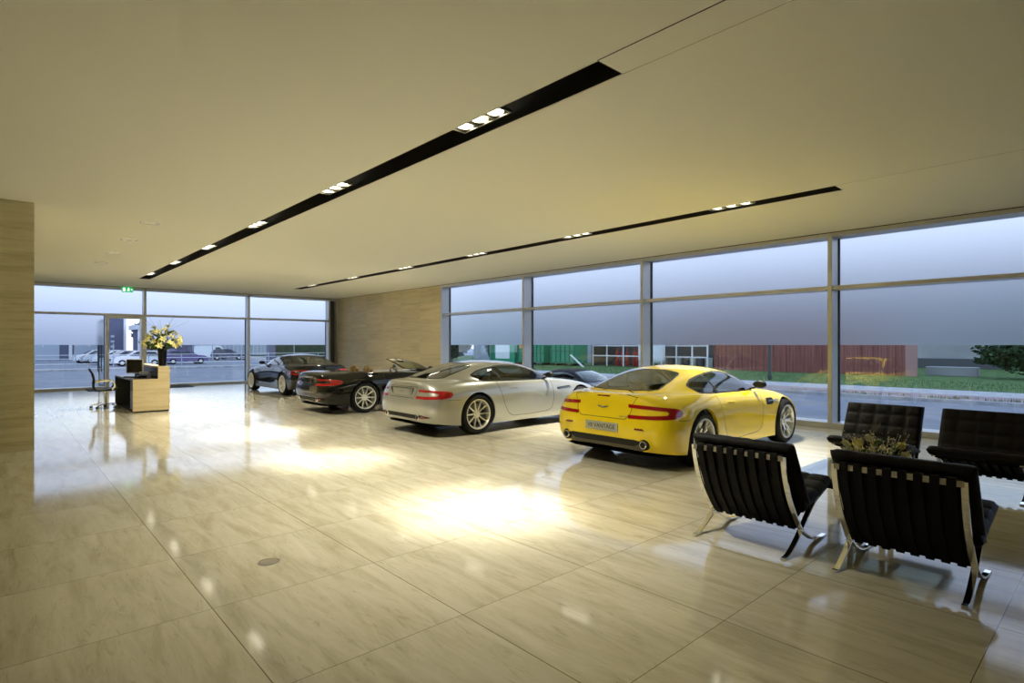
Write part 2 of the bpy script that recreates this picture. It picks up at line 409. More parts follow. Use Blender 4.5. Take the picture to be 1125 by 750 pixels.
def inside(p, poly):
    x, y = p; c = False; n = len(poly)
    for i in range(n):
        x1, y1 = poly[i]; x2, y2 = poly[i - 1]
        if (y1 > y) != (y2 > y) and x < (x2 - x1) * (y - y1) / (y2 - y1) + x1: c = not c
    return c
def rounded(poly, n=4):
    """closed Catmull-Rom through the points"""
    out = []; k = len(poly)
    for i in range(k):
        a, b, c, d = [np.array(poly[(i + o) % k], float) for o in (-1, 0, 1, 2)]
        for s in range(n):
            t = s / n; out.append(tuple(.5 * (2 * b + (c - a) * t + (2 * a - 5 * b + 4 * c - d) * t * t + (-a + 3 * b - 3 * c + d) * t ** 3)))
    return out
def corner(poly, r=.04, n=3):
    """round the corners of a polygon"""
    out = []; k = len(poly)
    for i in range(k):
        a, b, c = [np.array(poly[(i + o) % k], float) for o in (-1, 0, 1)]
        u, w = a - b, c - b; lu, lw = np.linalg.norm(u), np.linalg.norm(w); rr = min(r, lu * .45, lw * .45)
        p, q = b + u / lu * rr, b + w / lw * rr
        for s in range(n + 1):
            t = s / n; out.append(tuple((1 - t) ** 2 * p + 2 * t * (1 - t) * b + t * t * q))
    return out
def inset(poly, d):
    k = len(poly); area = sum(poly[i - 1][0] * poly[i][1] - poly[i][0] * poly[i - 1][1] for i in range(k)); s = 1 if area > 0 else -1
    out = []
    for i in range(k):
        a, b, c = [np.array(poly[(i + o) % k], float) for o in (-1, 0, 1)]
        u, w = b - a, c - b; u /= np.linalg.norm(u) + 1e-9; w /= np.linalg.norm(w) + 1e-9
        n = np.array((-(u[1] + w[1]), u[0] + w[0])); L = np.linalg.norm(n) + 1e-9; n /= L
        co = max(.35, abs(n.dot(np.array((-u[1], u[0])))))
        out.append(tuple(b + s * n * d / co))
    return out
SIDE = (Vector((1, 0, 0)), Vector((0, 0, 1)))
REAR = (Vector((0, 1, 0)), Vector((0, 0, 1)))
TOP = (Vector((1, 0, 0)), Vector((0, 1, 0)))
DIAG = (Vector((1, 1, 0)).normalized(), Vector((0, 0, 1)))
DIAGF = (Vector((-1, 1, 0)).normalized(), Vector((0, 0, 1)))
def cut(bm, poly, proj, filt):
    e1, e2 = proj; d = e1.cross(e2)
    def P(v): return v.dot(e1), v.dot(e2)
    k = len(poly)
    xs = [p[0] for p in poly]; ys = [p[1] for p in poly]; X0, X1, Y0, Y1 = min(xs), max(xs), min(ys), max(ys)
    def near(f, x0, x1, y0, y1):
        q = [P(v.co) for v in f.verts]
        return max(a for a, b in q) >= x0 and min(a for a, b in q) <= x1 and max(b for a, b in q) >= y0 and min(b for a, b in q) <= y1
    pad = .02
    cand = {f for f in bm.faces if filt(f.calc_center_median(), f.normal) and near(f, X0 - pad, X1 + pad, Y0 - pad, Y1 + pad)}
    for i in range(k):
        a, b = poly[i - 1], poly[i]
        if abs(a[0] - b[0]) + abs(a[1] - b[1]) < 1e-6: continue
        x0, x1 = sorted((a[0], b[0])); y0, y1 = sorted((a[1], b[1]))
        fs = [f for f in cand if near(f, x0 - 1e-4, x1 + 1e-4, y0 - 1e-4, y1 + 1e-4)]
        if not fs: continue
        geom = set(fs)
        for f in fs: geom.update(f.edges); geom.update(f.verts)
        ed = e1 * (b[0] - a[0]) + e2 * (b[1] - a[1])
        r = bmesh.ops.bisect_plane(bm, geom=list(geom), plane_co=e1 * a[0] + e2 * a[1], plane_no=ed.cross(d).normalized(), dist=1e-5)
        cand = {f for f in cand if f.is_valid} | {g for g in r['geom'] if isinstance(g, bmesh.types.BMFace)}
    bm.normal_update()
    res = []
    for f in cand:
        c = f.calc_center_median()
        if filt(c, f.normal) and inside(P(c), poly): res.append(f)
    return res

def take(bm, lay, ids, move=None, both=True, solo=None):
    """copy the faces of the given part ids out of the half mesh; both: add the mirror image; solo: -1 only mirrored, 1 only as is"""
    out = bmesh.new(); vm = {}
    sides = (1, -1) if both else (solo,)
    for s in sides:
        vm = {}
        for f in bm.faces:
            if f[lay] not in ids: continue
            vs = []
            for v in f.verts:
                key = (v, f.material_index == 6)
                if key not in vm:
                    co = v.co.copy()
                    if move: co += v.normal * move
                    co.y *= s; vm[key] = out.verts.new(co)
                vs.append(vm[key])
            try: nf = out.faces.new(vs if s == 1 else vs[::-1])
            except ValueError: continue
            nf.material_index = f.material_index; nf.smooth = True
    if both: bmesh.ops.remove_doubles(out, verts=[v for v in out.verts if abs(v.co.y) < 2e-4], dist=3e-4)
    return out

def make_rim_bm(n, Rr, w, split, s=1):
    bm = bmesh.new()
    o = .5 * w
    lathe(bm, [(Rr - .03, -o), (Rr - .006, -o), (Rr, -o + .01), (Rr - .02, -o + .03), (Rr - .02, o - .03), (Rr + .002, o - .008), (Rr, o + .006), (Rr - .014, o + .006), (Rr - .028, o - .02), (Rr - .05, -o)], 48, 'Y')
    hubw = o - .045
    lathe(bm, [(.0, hubw + .012), (.03, hubw + .012), (.034, hubw), (.068, hubw - .004), (.075, hubw - .05)], 20, 'Y')
    for i in range(n):
        a = 2 * PI * i / n
        def spoke(a0, a1, w0, w1, r0, r1):
            # tapering radial bar
            for (ra, rb) in ((r0, (r0 + r1) / 2), ((r0 + r1) / 2, r1)):
                vs = []
                for r, t in ((ra, (ra - r0) / (r1 - r0)), (rb, (rb - r0) / (r1 - r0))):
                    ang = a0 + (a1 - a0) * t; ww = w0 + (w1 - w0) * t
                    c = Vector((math.cos(ang) * r, 0, math.sin(ang) * r)); tn = Vector((-math.sin(ang), 0, math.cos(ang)))
                    yy = hubw + (o - .012 - hubw) * t ** 1.5
                    for (q, y) in ((-1, yy - .004), (-.35, yy + .004), (.35, yy + .004), (1, yy - .004), (.9, yy - .03), (-.9, yy - .03)):
                        vs.append(bm.verts.new(c + tn * q * ww / 2 + Vector((0, y, 0))))
                for j in range(6): bm.faces.new((vs[j], vs[(j + 1) % 6], vs[6 + (j + 1) % 6], vs[6 + j]))
        if split:
            spoke(a, a, .050, .040, .05, Rr * .55)
            spoke(a, a - .16, .030, .022, Rr * .45, Rr - .02); spoke(a, a + .16, .030, .022, Rr * .45, Rr - .02)
        else:
            spoke(a, a, .026, .021, .05, Rr - .02)
            spoke(a, a + .0, .03, .034, Rr * .86, Rr - .015)
    if s < 0:
        for v in bm.verts: v.co.y *= -1
    return bm
def make_wheel(root, x, y, z, Rt, Rr, w, n, split, s):
    """s=+1: left side (outer face to +y)"""
    bm = bmesh.new(); o = w / 2
    lathe(bm, [(Rr - .01, -o + .015), (Rr + .02, -o + .002), (Rr + (Rt - Rr) * .55, -o - .004), (Rt - .02, -o + .008), (Rt - .004, -o + .03), (Rt, -o + .06), (Rt + 0, -.02), (Rt - .006, -.016), (Rt - .006, -.010), (Rt, -.006), (Rt, .03), (Rt - .006, .034), (Rt - .006, .04), (Rt, .044), (Rt, o - .06), (Rt - .004, o - .03), (Rt - .02, o - .008), (Rr + (Rt - Rr) * .55, o + .004), (Rr + .02, o - .002), (Rr - .01, o - .015)], 56, 'Y')
    wh = obj('wheel', bm, 'tyre', root, (x, y, z), smooth=35)
    wh['label'] = 'black tyre on a pale alloy rim'
    r = obj('rim', make_rim_bm(n, Rr, w * .93, split, s), 'alloy', wh, smooth=30)
    bm = bmesh.new(); lathe(bm, [(.02, 0), (Rr * .68, 0), (Rr * .68, .02), (.02, .02)], 32, 'Y', cap=False)
    lathe(bm, [(.02, -.04 * s), (Rr - .035, -.04 * s), (Rr - .035, -.045 * s)], 32, 'Y', mi=1)
    obj('brake_disc', bm, ['brake', 'hub_dark'], wh, smooth=30)
    return wh

def seat_bm(x, y, z, h=.62, head=True):
    bm = bmesh.new()
    def pad(x0, x1, y0, y1, z0, z1, M):
        a = bmesh.new(); bx(a, x0, x1, y0, y1, z0, z1)
        bmesh.ops.bevel(a, geom=a.edges[:] , offset=min(x1 - x0, z1 - z0, y1 - y0) * .35, segments=3, affect='EDGES')
        for v in a.verts: v.co = M @ v.co
        me = bpy.data.meshes.new('t'); a.to_mesh(me); a.free(); bm.from_mesh(me); bpy.data.meshes.remove(me)
    T = Matrix.Translation((x, y, z))
    pad(0, .52, -.25, .25, 0, .18, T)
    L = T @ Matrix.Rotation(R(-20), 4, 'Y')
    pad(-.10, .06, -.25, .25, .05, h, L)
    if head: pad(-.08, .03, -.13, .13, h + .01, h + .19, L)
    return bm

def make_car(kind, paint_m, WB=2.6, rear=.93, front=.85, zs=1., spokes=7, split=True, interior='interior_cream', sub=6, tail='hatch', glass='car_glass', top_m=None, plate='pale'):
    root = empty('car')
    wheelR = .345; RIM = .262
    def mx(x): return x * rear / .93 if x < 0 else x * WB / 2.6 if x <= 2.6 else WB + (x - 2.6) * front / .85
    def mp(poly): return [(mx(a), b * zs) for a, b in poly]
    net = [[(mx(x), y, z * zs) for x, y, z in row] for row in NET]
    bm = half_body(net, sub); lay = bm.faces.layers.int.new('part')
    smallcar = sub <= 3
    SIDEF = lambda c, n: c.y > .5 and c.z < 1.3
    # parts: 0 body 1 door 2 side window 3 quarter window 4 windscreen 5 rear window 6 tail lamp 7 boot lid 8 roof 9 headlamp
    def mark(faces, pid, only=(0,), mi=None):
        for f in faces:
            if f[lay] in only:
                f[lay] = pid
                if mi is not None: f.material_index = mi
    # ---- wheel arches
    for cx in (0, WB):
        arc = [(cx + .385 * math.cos(a), wheelR + .385 * math.sin(a)) for a in [R(-60 + i * 300 / 36) for i in range(37)]]
        mark(cut(bm, arc, SIDE, lambda c, n: c.y > .62 and c.z < .9), -1)
    # ---- side glass
    dlo = mp([(.03, 1.005), (.18, 1.07), (.38, 1.115), (.60, 1.15), (.85, 1.165), (1.10, 1.152), (1.34, 1.095), (1.58, 1.005), (1.79, .905), (1.70, .888), (1.3, .893), (.85, .90), (.45, .908), (.26, .915), (.16, .93)])
    dlo = corner(dlo, .02, 2)
    glassf = lambda c, n: c.y > .45 and n.y > .25 and c.z > .85
    mark(cut(bm, inset(dlo, -.018), SIDE, glassf), 0, mi=1)
    gl = cut(bm, dlo, SIDE, glassf); mark(gl, 2, mi=2)
    pil = mp([(.34, 1.3), (.385, 1.3), (.69, .85), (.645, .85)])
    def halfplane(c): # behind the pillar
        (x0, z0), (x1, z1) = pil[0], pil[3]
        return (c.x - x0) * (z1 - z0) - (c.z - z0) * (x1 - x0) > 0
    pf = cut(bm, pil, SIDE, glassf)
    for f in pf:
        if f[lay] == 2: f[lay] = 0; f.material_index = 1
    for f in bm.faces:
        if f[lay] == 2 and halfplane(f.calc_center_median()): f[lay] = 3
    # ---- rear window, windscreen
    rw = mp([(-.575, 0), (-.57, .26), (-.525, .44), (-.44, .505), (-.15, .49), (.11, .452), (.165, .425), (.16, .30), (.155, .15), (.15, 0)])
    rw = [(x, y / zs) for x, y in rw]
    rf = lambda c, n: c.z > .93 * zs and c.x < mx(.4) and n.z > .2
    rwm = rw + [(x, -y) for x, y in rw[::-1] if y > 0]
    mark(cut(bm, inset(rwm, -.022), TOP, rf), 0, mi=1)
    mark(cut(bm, rwm, TOP, rf), 5, mi=2)
    ws = mp([(2.07, 0), (2.035, .30), (1.95, .50), (1.83, .60), (1.70, .585), (1.45, .525), (1.29, .455), (1.32, .30), (1.345, .15), (1.35, 0)])
    ws = [(x, y / zs) for x, y in ws]; wsm = ws + [(x, -y) for x, y in ws[::-1] if y > 0]
    wf = lambda c, n: c.z > .86 * zs and c.x > mx(1.1) and n.z > .2
    mark(cut(bm, inset(wsm, -.05), TOP, wf), 10, mi=1)
    mark(cut(bm, wsm, TOP, wf), 4, only=(0, 10), mi=2)
    # ---- tail lamps: a C open to the middle, wrapping the corner
    def X(x, y): return (mx(x) + y) / math.sqrt(2)
    ia, ea = X(-.90, .40), X(-.50, .91)
    L = ea - ia
    if tail == 'hatch':
        C = [(0, .815), (.45, .80), (.80, .778), (.96, .755), (1., .715), (.95, .672), (.78, .652), (.45, .645), (-.02, .640), (-.02, .682), (.40, .690), (.66, .700), (.70, .725), (.66, .745), (.40, .758), (0, .772)]
    else:
        C = [(.12, .795), (.45, .79), (.80, .775), (.96, .755), (1., .71), (.95, .668), (.78, .650), (.45, .643), (.04, .640), (.05, .685), (.40, .690), (.62, .698), (.68, .722), (.62, .742), (.40, .752), (.12, .758)]
    C = [(ia + a * L, b * zs) for a, b in C]
    tf = lambda c, n: c.x < mx(-.3) and c.z < .9 and c.y > .15
    mark(cut(bm, C, DIAG, tf), 6, mi=3)
    if not smallcar:
        ring = lambda o, proj, flt, w=.007: [setattr(f, 'material_index', 1) for f in (set(cut(bm, o, proj, flt)) - set(cut(bm, inset(o, w), proj, flt))) if f[lay] >= 0 and f.material_index == 0]
        # ---- door
        door = mp([(1.80, .895), (1.83, .70), (1.84, .50), (1.80, .33), (1.70, .27), (1.2, .245), (.82, .245), (.70, .30), (.60, .46), (.53, .65), (.47, .80), (.45, .925)])
        df = lambda c, n: c.y > .6 and c.z < .925 * zs and n.y > .1
        dd = corner(door, .05, 3)
        fo = cut(bm, dd, SIDE, df); fi = cut(bm, inset(dd, .008), SIDE, df)
        fo = [f for f in cut(bm, dd, SIDE, df)]
        fi = set(fi)
        for f in fo:
            if f[lay] == 0 and f in fi and f.material_index == 0: f[lay] = 1
            elif f[lay] == 0 and f.material_index == 0: f.material_index = 1
        # ---- front wing line and bumper line behind the rear wheel
        for line in ([(-.36, .615), (-.36, .621), (-.60, .628), (-.60, .622)], [(2.98, .60), (2.98, .606), (3.3, .60), (3.3, .594)]):
            for f in cut(bm, mp(line), SIDE, lambda c, n: c.y > .5):
                if f[lay] == 0: f.material_index = 1
        # ---- side strake / vent
        vent = mp([(1.95, .745), (2.16, .745), (2.20, .70), (2.15, .645), (1.95, .645)]) if tail == 'hatch' else mp([(1.93, .715), (2.28, .735), (2.29, .715), (2.24, .695), (1.93, .67)])
        for f in cut(bm, corner(vent, .02, 2), SIDE, lambda c, n: c.y > .6):
            if f[lay] in (0, 1): f[lay] = 0; f.material_index = 1
        # ---- boot lid
        bl = [(0, .62), (.36, .62), (.43, .70), (.445, .80), (.50, .90), (0, .99)] if tail == 'hatch' else [(0, .645), (.37, .645), (.42, .69), (.45, .80), (.46, .84), (0, .84)]
        bf = lambda c, n: c.x < mx(-.5) and n.x < -.25
        blm = [(y, z * zs) for y, z in bl]; blm = blm + [(-y, z) for y, z in blm[::-1] if y > 0]
        o_ = set(cut(bm, blm, REAR, bf)); i_ = set(cut(bm, inset(blm, .007), REAR, bf)); o_ = set(cut(bm, blm, REAR, bf))
        for f in o_:
            if f[lay] == 0 and f.material_index == 0:
                if f in i_ or f.calc_center_median().y < .01 and .66 < f.calc_center_median().z < .88: f[lay] = 7
                else: f.material_index = 1
        # ---- lower rear slot and diffuser
        slot = [(0, .385), (.50, .385), (.58, .37), (.55, .335), (.47, .30), (0, .30)] if tail == 'hatch' else [(0, .375), (.60, .375), (.80, .345), (.62, .31), (.5, .30), (0, .30)]
        slm = slot + [(-y, z) for y, z in slot[::-1] if y > 0]
        for f in cut(bm, slm, REAR, lambda c, n: c.x < mx(-.5) and c.z < .5):
            if f[lay] == 0: f.material_index = 1
        dif = [(0, .305), (.48, .305), (.56, .34), (.60, .30), (.54, .18), (0, .18)]; dfm = dif + [(-y, z) for y, z in dif[::-1] if y > 0]
        if tail == 'hatch':
            for f in cut(bm, dfm, REAR, lambda c, n: c.x < mx(-.5) and c.z < .5):
                if f[lay] == 0 and f.material_index == 0: f.material_index = 4
        # ---- headlamp and grille
        hl = [(X2, z * zs) for X2, z in [(.0, .62), (.09, .70), (.22, .72), (.30, .69), (.22, .62), (.08, .575)]]
        hx = (-mx(3.25) + .55) / math.sqrt(2)
        for f in cut(bm, [(hx - .05 + a * .9, b) for a, b in hl], DIAGF, lambda c, n: c.x > mx(2.7) and c.y > .4):
            if f[lay] == 0: f[lay] = 9; f.material_index = 2
        for f in cut(bm, [(-.45, .30), (.45, .30), (.36, .50), (.2, .53), (-.2, .53), (-.36, .50)], REAR, lambda c, n: c.x > mx(3.0)):
            if f[lay] == 0: f.material_index = 1
    mats = [paint_m, 'seam', glass, 'tail_red', 'diffuser_grey', top_m or paint_m, paint_m]
    # ---- lip of the wheel arches
    dead = [f for f in bm.faces if f[lay] == -1]
    bmesh.ops.delete(bm, geom=dead, context='FACES')
    for v in [v for v in bm.verts if not v.link_faces]: bm.verts.remove(v)
    lip = []
    for e in bm.edges:
        if len(e.link_faces) == 1:
            c = (e.verts[0].co + e.verts[1].co) / 2
            for cx in (0, WB):
                if c.y > .6 and abs(math.hypot(c.x - cx, c.z - wheelR) - .385) < .01: lip.append(e)
    r = bmesh.ops.extrude_edge_only(bm, edges=list(set(lip)))
    for v in [g for g in r['geom'] if isinstance(g, bmesh.types.BMVert)]: v.co.y -= .05
    for f in [g for g in r['geom'] if isinstance(g, bmesh.types.BMFace)]: f[lay] = 0; f.material_index = 6
    if top_m:
        for f in bm.faces:
            c = f.calc_center_median()
            if f[lay] == 0 and c.z > 1.0 * zs: f.material_index = 5
    if kind == 'open':
        # the hood is down: the body is skinned again up to the waist, only the windscreen and its frame stay from the closed shape
        frame = take(bm, lay, (10,), both=True); wsb = take(bm, lay, (4,), both=True)
        keep = bmesh.new()
        net2 = [row[:] for row in NET[:8]]
        net2[6] = OPEN5B + NET[6][8:]; net2[7] = OPEN6 + NET[7][8:]
        lower = [(mx(x), y, z * zs) for x, y, z in net2[7]]
        hb = half_body([[(mx(x), y, z * zs) for x, y, z in row] for row in net2], sub, False)
        l2 = hb.faces.layers.int.new('part')
        for cx in (0, WB):
            arc = [(cx + .385 * math.cos(a), wheelR + .385 * math.sin(a)) for a in [R(-60 + i * 300 / 36) for i in range(37)]]
            for f in cut(hb, arc, SIDE, lambda c, n: c.y > .62 and c.z < .9): f[l2] = -1
        for f in cut(hb, C, DIAG, tf): f[l2] = 6; f.material_index = 3
        fo = set(cut(hb, dd, SIDE, lambda c, n: c.y > .6)); fi = set(cut(hb, inset(dd, .008), SIDE, lambda c, n: c.y > .6)); fo = set(cut(hb, dd, SIDE, lambda c, n: c.y > .6))
        for f in fo:
            if f in fi: f[l2] = 1
            else: f.material_index = 1
        for f in cut(hb, corner(vent, .02, 2), SIDE, lambda c, n: c.y > .6): f[l2] = 0; f.material_index = 1
        o_ = set(cut(hb, blm, REAR, bf)); i_ = set(cut(hb, inset(blm, .007), REAR, bf)); o_ = set(cut(hb, blm, REAR, bf))
        for f in o_:
            if f[l2] == 0: 
                if f in i_: f[l2] = 7
                else: f.material_index = 1
        for f in cut(hb, slm, REAR, lambda c, n: c.x < mx(-.5) and c.z < .5): f.material_index = 1
        bmesh.ops.delete(hb, geom=[f for f in hb.faces if f[l2] == -1], context='FACES')
        lip = [e for e in hb.edges if len(e.link_faces) == 1 and (e.verts[0].co.y > .6) and any(abs(math.hypot((e.verts[0].co.x + e.verts[1].co.x) / 2 - cx, (e.verts[0].co.z + e.verts[1].co.z) / 2 - wheelR) - .385) < .01 for cx in (0, WB))]
        r = bmesh.ops.extrude_edge_only(hb, edges=lip)
        for v in [g for g in r['geom'] if isinstance(g, bmesh.types.BMVert)]: v.co.y -= .05
        for f in [g for g in r['geom'] if isinstance(g, bmesh.types.BMFace)]: f.material_index = 6
        # rim of the cockpit turned inwards and down
        rimE = [e for e in hb.edges if len(e.link_faces) == 1 and min(v.co.z for v in e.verts) > .84 * zs and max(v.co.y for v in e.verts) > 1e-3 or (len(e.link_faces) == 1 and min(v.co.z for v in e.verts) > .84 * zs and abs(e.verts[0].co.y - e.verts[1].co.y) > 1e-4)]
        r = bmesh.ops.extrude_edge_only(hb, edges=rimE)
        for v in [g for g in r['geom'] if isinstance(g, bmesh.types.BMVert)]:
            v.co.z -= .10; v.co.y *= .94; v.co.x += .03 if v.co.x < .6 else -.02 if v.co.x > 1.7 else 0
        for f in [g for g in r['geom'] if isinstance(g, bmesh.types.BMFace)]: f.material_index = 1
        bm.free(); bm = hb; lay = l2
        obj('windscreen_frame', frame, 'seam', root, smooth='keep')
        w_ = obj('windscreen', wsb, 'screen_glass', root, smooth='keep')
    body = obj('body', take(bm, lay, (0, 10) if kind != 'open' else (0,)), mats, root, smooth='keep')
    def sided(name, pid, lift=0, mats_=mats):
        out = []
        for s in (1, -1):
            b = take(bm, lay, (pid,), both=False, solo=s, move=lift)
            if len(b.faces): out.append(obj(name, b, mats_, root, smooth='keep'))
            else: b.free()
        return out
    doors = sided('door', 1)
    if kind != 'open':
        sided('side_window', 2); sided('quarter_window', 3)
        for nm, pid in (('windscreen', 4), ('rear_window', 5)): obj(nm, take(bm, lay, (pid,)), mats, root, smooth='keep')
    for o in sided('tail_lamp', 6, .004): o['label'] = 'red C-shaped tail lamp'
    if not smallcar: obj('boot_lid', take(bm, lay, (7,)), mats, root, smooth='keep')
    sided('headlamp', 9)
    bm.free()
    # ---- chassis pan, arch liners
    b = bmesh.new()
    P0 = [(mx(x) * .985 + .01, y * .97) for x, y, z in NET[0]]
    ring = P0 + [(x, -y) for x, y in P0[::-1] if y > 0]
    for z, flip in ((.19, 1), (.24, 0)):
        vs = [b.verts.new((x, y if True else y, z)) for x, y in ring]
        b.faces.new(vs)
    for cx in (0, WB):
        for s in (1, -1):
            prof = [(cx + .395 * math.cos(R(a)), wheelR + .395 * math.sin(R(a))) for a in range(-25, 206, 10)]
            for i in range(len(prof) - 1):
                p, q = prof[i], prof[i + 1]
                b.faces.new([b.verts.new(c) for c in ((p[0], s * .80, p[1]), (q[0], s * .80, q[1]), (q[0], s * .5, q[1]), (p[0], s * .5, p[1]))])
            b.faces.new([b.verts.new((p[0], s * .5, p[1])) for p in prof])
    # inner tub
    if not smallcar or kind == 'open':
        bx(b, mx(.05), mx(2.0), -.74, .74, .245, .26)
    obj('underbody', b, 'hub_dark', root, smooth='keep')
    # ---- wheels
    wy = .935 - .13
    for x, w in ((0, .27), (WB, .24)):
        for s in (1, -1): make_wheel(root, x, s * (.925 - w / 2), wheelR, wheelR, RIM, w, spokes, split, s)
    # ---- mirrors
    for s in (1, -1):
        b = bmesh.new()
        bmesh.ops.create_uvsphere(b, u_segments=16, v_segments=10, radius=1)
        for v in b.verts:
            v.co = Vector((v.co.x * .05 + .02 * (v.co.y), v.co.y * .095, v.co.z * .056 * (1 + .15 * v.co.y)))
            if v.co.x < -.02: v.co.x = -.02 + (v.co.x + .02) * .2
            v.co += Vector((mx(1.70), .875, .965 * zs)); v.co.y *= s
        sweep(b, [(mx(1.68), s * .74, .895 * zs), (mx(1.69), s * .82, .92 * zs)], [(.012, .035), (-.012, .035), (-.012, -.03), (.012, -.03)])
        mi = obj('door_mirror', b, 'black_plastic' if kind != 'silver' else 'black_plastic', root, smooth=40)
    if smallcar: return root
    # ---- door handles, strakes
    for s in (1, -1):
        b = bmesh.new(); yy = .867 * s
        bx(b, mx(.72), mx(.92), min(yy - .01 * s, yy + .006 * s), max(yy - .01 * s, yy + .006 * s), .752 * zs, .772 * zs)
        obj('door_handle', b, paint_m, root, bevel=.004)
        b = bmesh.new()
        for sgn in (1,):
            zc = (.700 if tail == 'hatch' else .702) * zs
            x0, x1 = (mx(2.01), mx(2.33)) if tail == 'hatch' else (mx(1.95), mx(2.30))
            pts = [(x0 + (x1 - x0) * i / 6, s * (.871 + .012 * i / 6), zc + .008 * i / 6) for i in range(7)]
            sweep(b, pts, [(.007, .006), (-.007, .006), (-.007, -.006), (.007, -.006)])
        obj('side_strake', b, 'chrome', root, smooth=30)['label'] = 'chrome strip across the side vent'
    # ---- exhausts
    xr = mx(-.93)
    for s in (1, -1):
        ys, zz, rr, xe = (.62, .335, .048, mx(-.90) - .015) if tail == 'hatch' else (.50, .335, .042, mx(-.915))
        b = bmesh.new()
        lathe(b, [(rr * .72, .10), (rr * .72, .0), (rr * .80, -.012), (rr, -.008), (rr + .004, .0), (rr, .12)], 24, 'X', M=Matrix.Translation((xe, s * ys, zz)))
        lathe(b, [(.0005, -.004), (rr * .74, -.004)], 24, 'X', M=Matrix.Translation((xe, s * ys, zz)), mi=1)
        if tail == 'hatch': lathe(b, [(rr + .003, .012), (rr + .018, .004), (rr + .02, .05)], 24, 'X', M=Matrix.Translation((xe, s * ys, zz)), mi=1)
        obj('exhaust_pipe', b, ['chrome', 'seam'], root, smooth=40)
    # reflectors
    for s in (1, -1):
        b = bmesh.new()
        if tail == 'hatch':
            prism(b, [(s * .50, .508), (s * .50, .530), (s * .60, .530), (s * .635, .508)], mx(-.93) - .002, mx(-.89), 'X')
        else: prism(b, [(s * .56, .318), (s * .56, .352), (s * .63, .356), (s * .75, .335)], mx(-.905) - .002, mx(-.85), 'X')
        obj('rear_reflector', b, 'tail_dark', root)
    # number plate
    if plate == 'pale':
        p = obj('number_plate', B((xr - .018, xr - .002, -.26, .26, .455, .565)), 'plate_grey', root, bevel=.004)
        p['label'] = 'pale grey number plate reading V8 VANTAGE'
        t_ = text('plate_lettering', 'V8 VANTAGE', .075, 'plate_text', p, (xr - .020, 0, .51), (R(90), 0, R(-90)))
        # third brake light in the spoiler lip
        b = B((mx(-.893), mx(-.87), -.10, .10, .885, .905)); obj('brake_light', b, 'tail_dark', root, bevel=.003)
        # winged emblem
        b = bmesh.new(); xe = mx(-.905)
        for s in (1, -1):
            prism(b, [(0, .752), (s * .03, .766), (s * .085, .772), (s * .080, .758), (s * .05, .748), (s * .02, .742), (0, .736)], xe - .004, xe + .01, 'X')
        obj('wing_badge', b, 'chrome', root)
        tt = text('script_badge', 'VANTAGE', .028, 'chrome', root, (mx(-.915) - .006, -.33, .655), (R(90), 0, R(-90)))
    else:
        b = bmesh.new(); xe = mx(-.905)
        o = corner([(-.30, .675), (.30, .675), (.36, .815), (-.36, .815)], .03, 3); i_ = inset(o, .006)
        va = [b.verts.new((xe - .006, y, z * zs)) for y, z in o]; vb = [b.verts.new((xe - .006, y, z * zs)) for y, z in i_]
        vc = [b.verts.new((xe + .02, y, z * zs)) for y, z in o]
        n = len(o)
        for k in range(n):
            b.faces.new((va[k], va[(k + 1) % n], vb[(k + 1) % n], vb[k])); b.faces.new((va[k], va[(k + 1) % n], vc[(k + 1) % n], vc[k]))
        obj('plate_recess', b, 'seam' if kind != 'open' else 'paint_black', root)
        p = obj('number_plate', B((xe - .010, xe + .02, -.25, .25, .69 * zs, .80 * zs)), paint_m, root, bevel=.004)
        text('plate_lettering', 'DB9', .07, paint_m, p, (xe - .012, 0, .745 * zs), (R(90), 0, R(-90)))
    # ---- interior
    for s in (1, -1):
        obj('seat', seat_bm(mx(.62), s * .36, .27, .60), interior, root, smooth=40)
    b = bmesh.new(); bx(b, mx(1.62), mx(1.98), -.68, .68, .62, .845); bx(b, mx(.35), mx(1.7), -.09, .09, .26, .52)
    obj('dashboard', b, 'interior_black', root, bevel=.04)
    b = bmesh.new(); M = Matrix.Translation((mx(1.42), .36, .79)) @ Matrix.Rotation(R(65), 4, 'Y')
    pts = [M @ Vector((.18 * math.cos(a), .18 * math.sin(a), 0)) for a in [2 * PI * k / 24 for k in range(25)]]
    sweep(b, pts, circ(.014, 8), caps=False)
    for a in (0, 2.1, 4.2): sweep(b, [M @ Vector((0, 0, 0)), M @ Vector((.17 * math.cos(a), .17 * math.sin(a), 0))], circ(.014, 6))
    obj('steering_wheel', b, 'interior_black', root, smooth=50)
    if kind == 'open':
        b = bmesh.new()  # cockpit lining
        prism(b, [(mx(.12), .84), (mx(.30), .30), (mx(1.85), .30), (mx(1.8), .84)], -.72, -.70); prism(b, [(mx(.12), .84), (mx(.30), .30), (mx(1.85), .30), (mx(1.8), .84)], .70, .72)
        prism(b, [(mx(.10), .86), (mx(.30), .30), (mx(.34), .30), (mx(.14), .86)], -.71, .71)
        obj('cockpit_lining', b, interior, root)
        b = bmesh.new()
        for s in (1, -1):
            prism(b, [(mx(.24), .84), (mx(.26), 1.03), (mx(.31), 1.06), (mx(.37), 1.03), (mx(.34), .84)], s * .36 - .12, s * .36 + .12)
        bmesh.ops.bevel(b, geom=b.edges[:], offset=.03, segments=2, affect='EDGES')
        obj('rear_headrest', b, interior, root, smooth=50)
        b = bmesh.new(); bx(b, mx(1.36), mx(1.41), -.10, .10, 1.10 * zs, 1.15 * zs); obj('rear_view_mirror', b, 'black_plastic', root, bevel=.01)
    else:
        b = bmesh.new(); prism(b, [(mx(-.52), .90), (mx(.15), .80), (mx(.3), .72), (mx(.3), .68), (mx(-.52), .86)], -.50, .50)
        obj('parcel_shelf', b, 'interior_black', root)
    return root
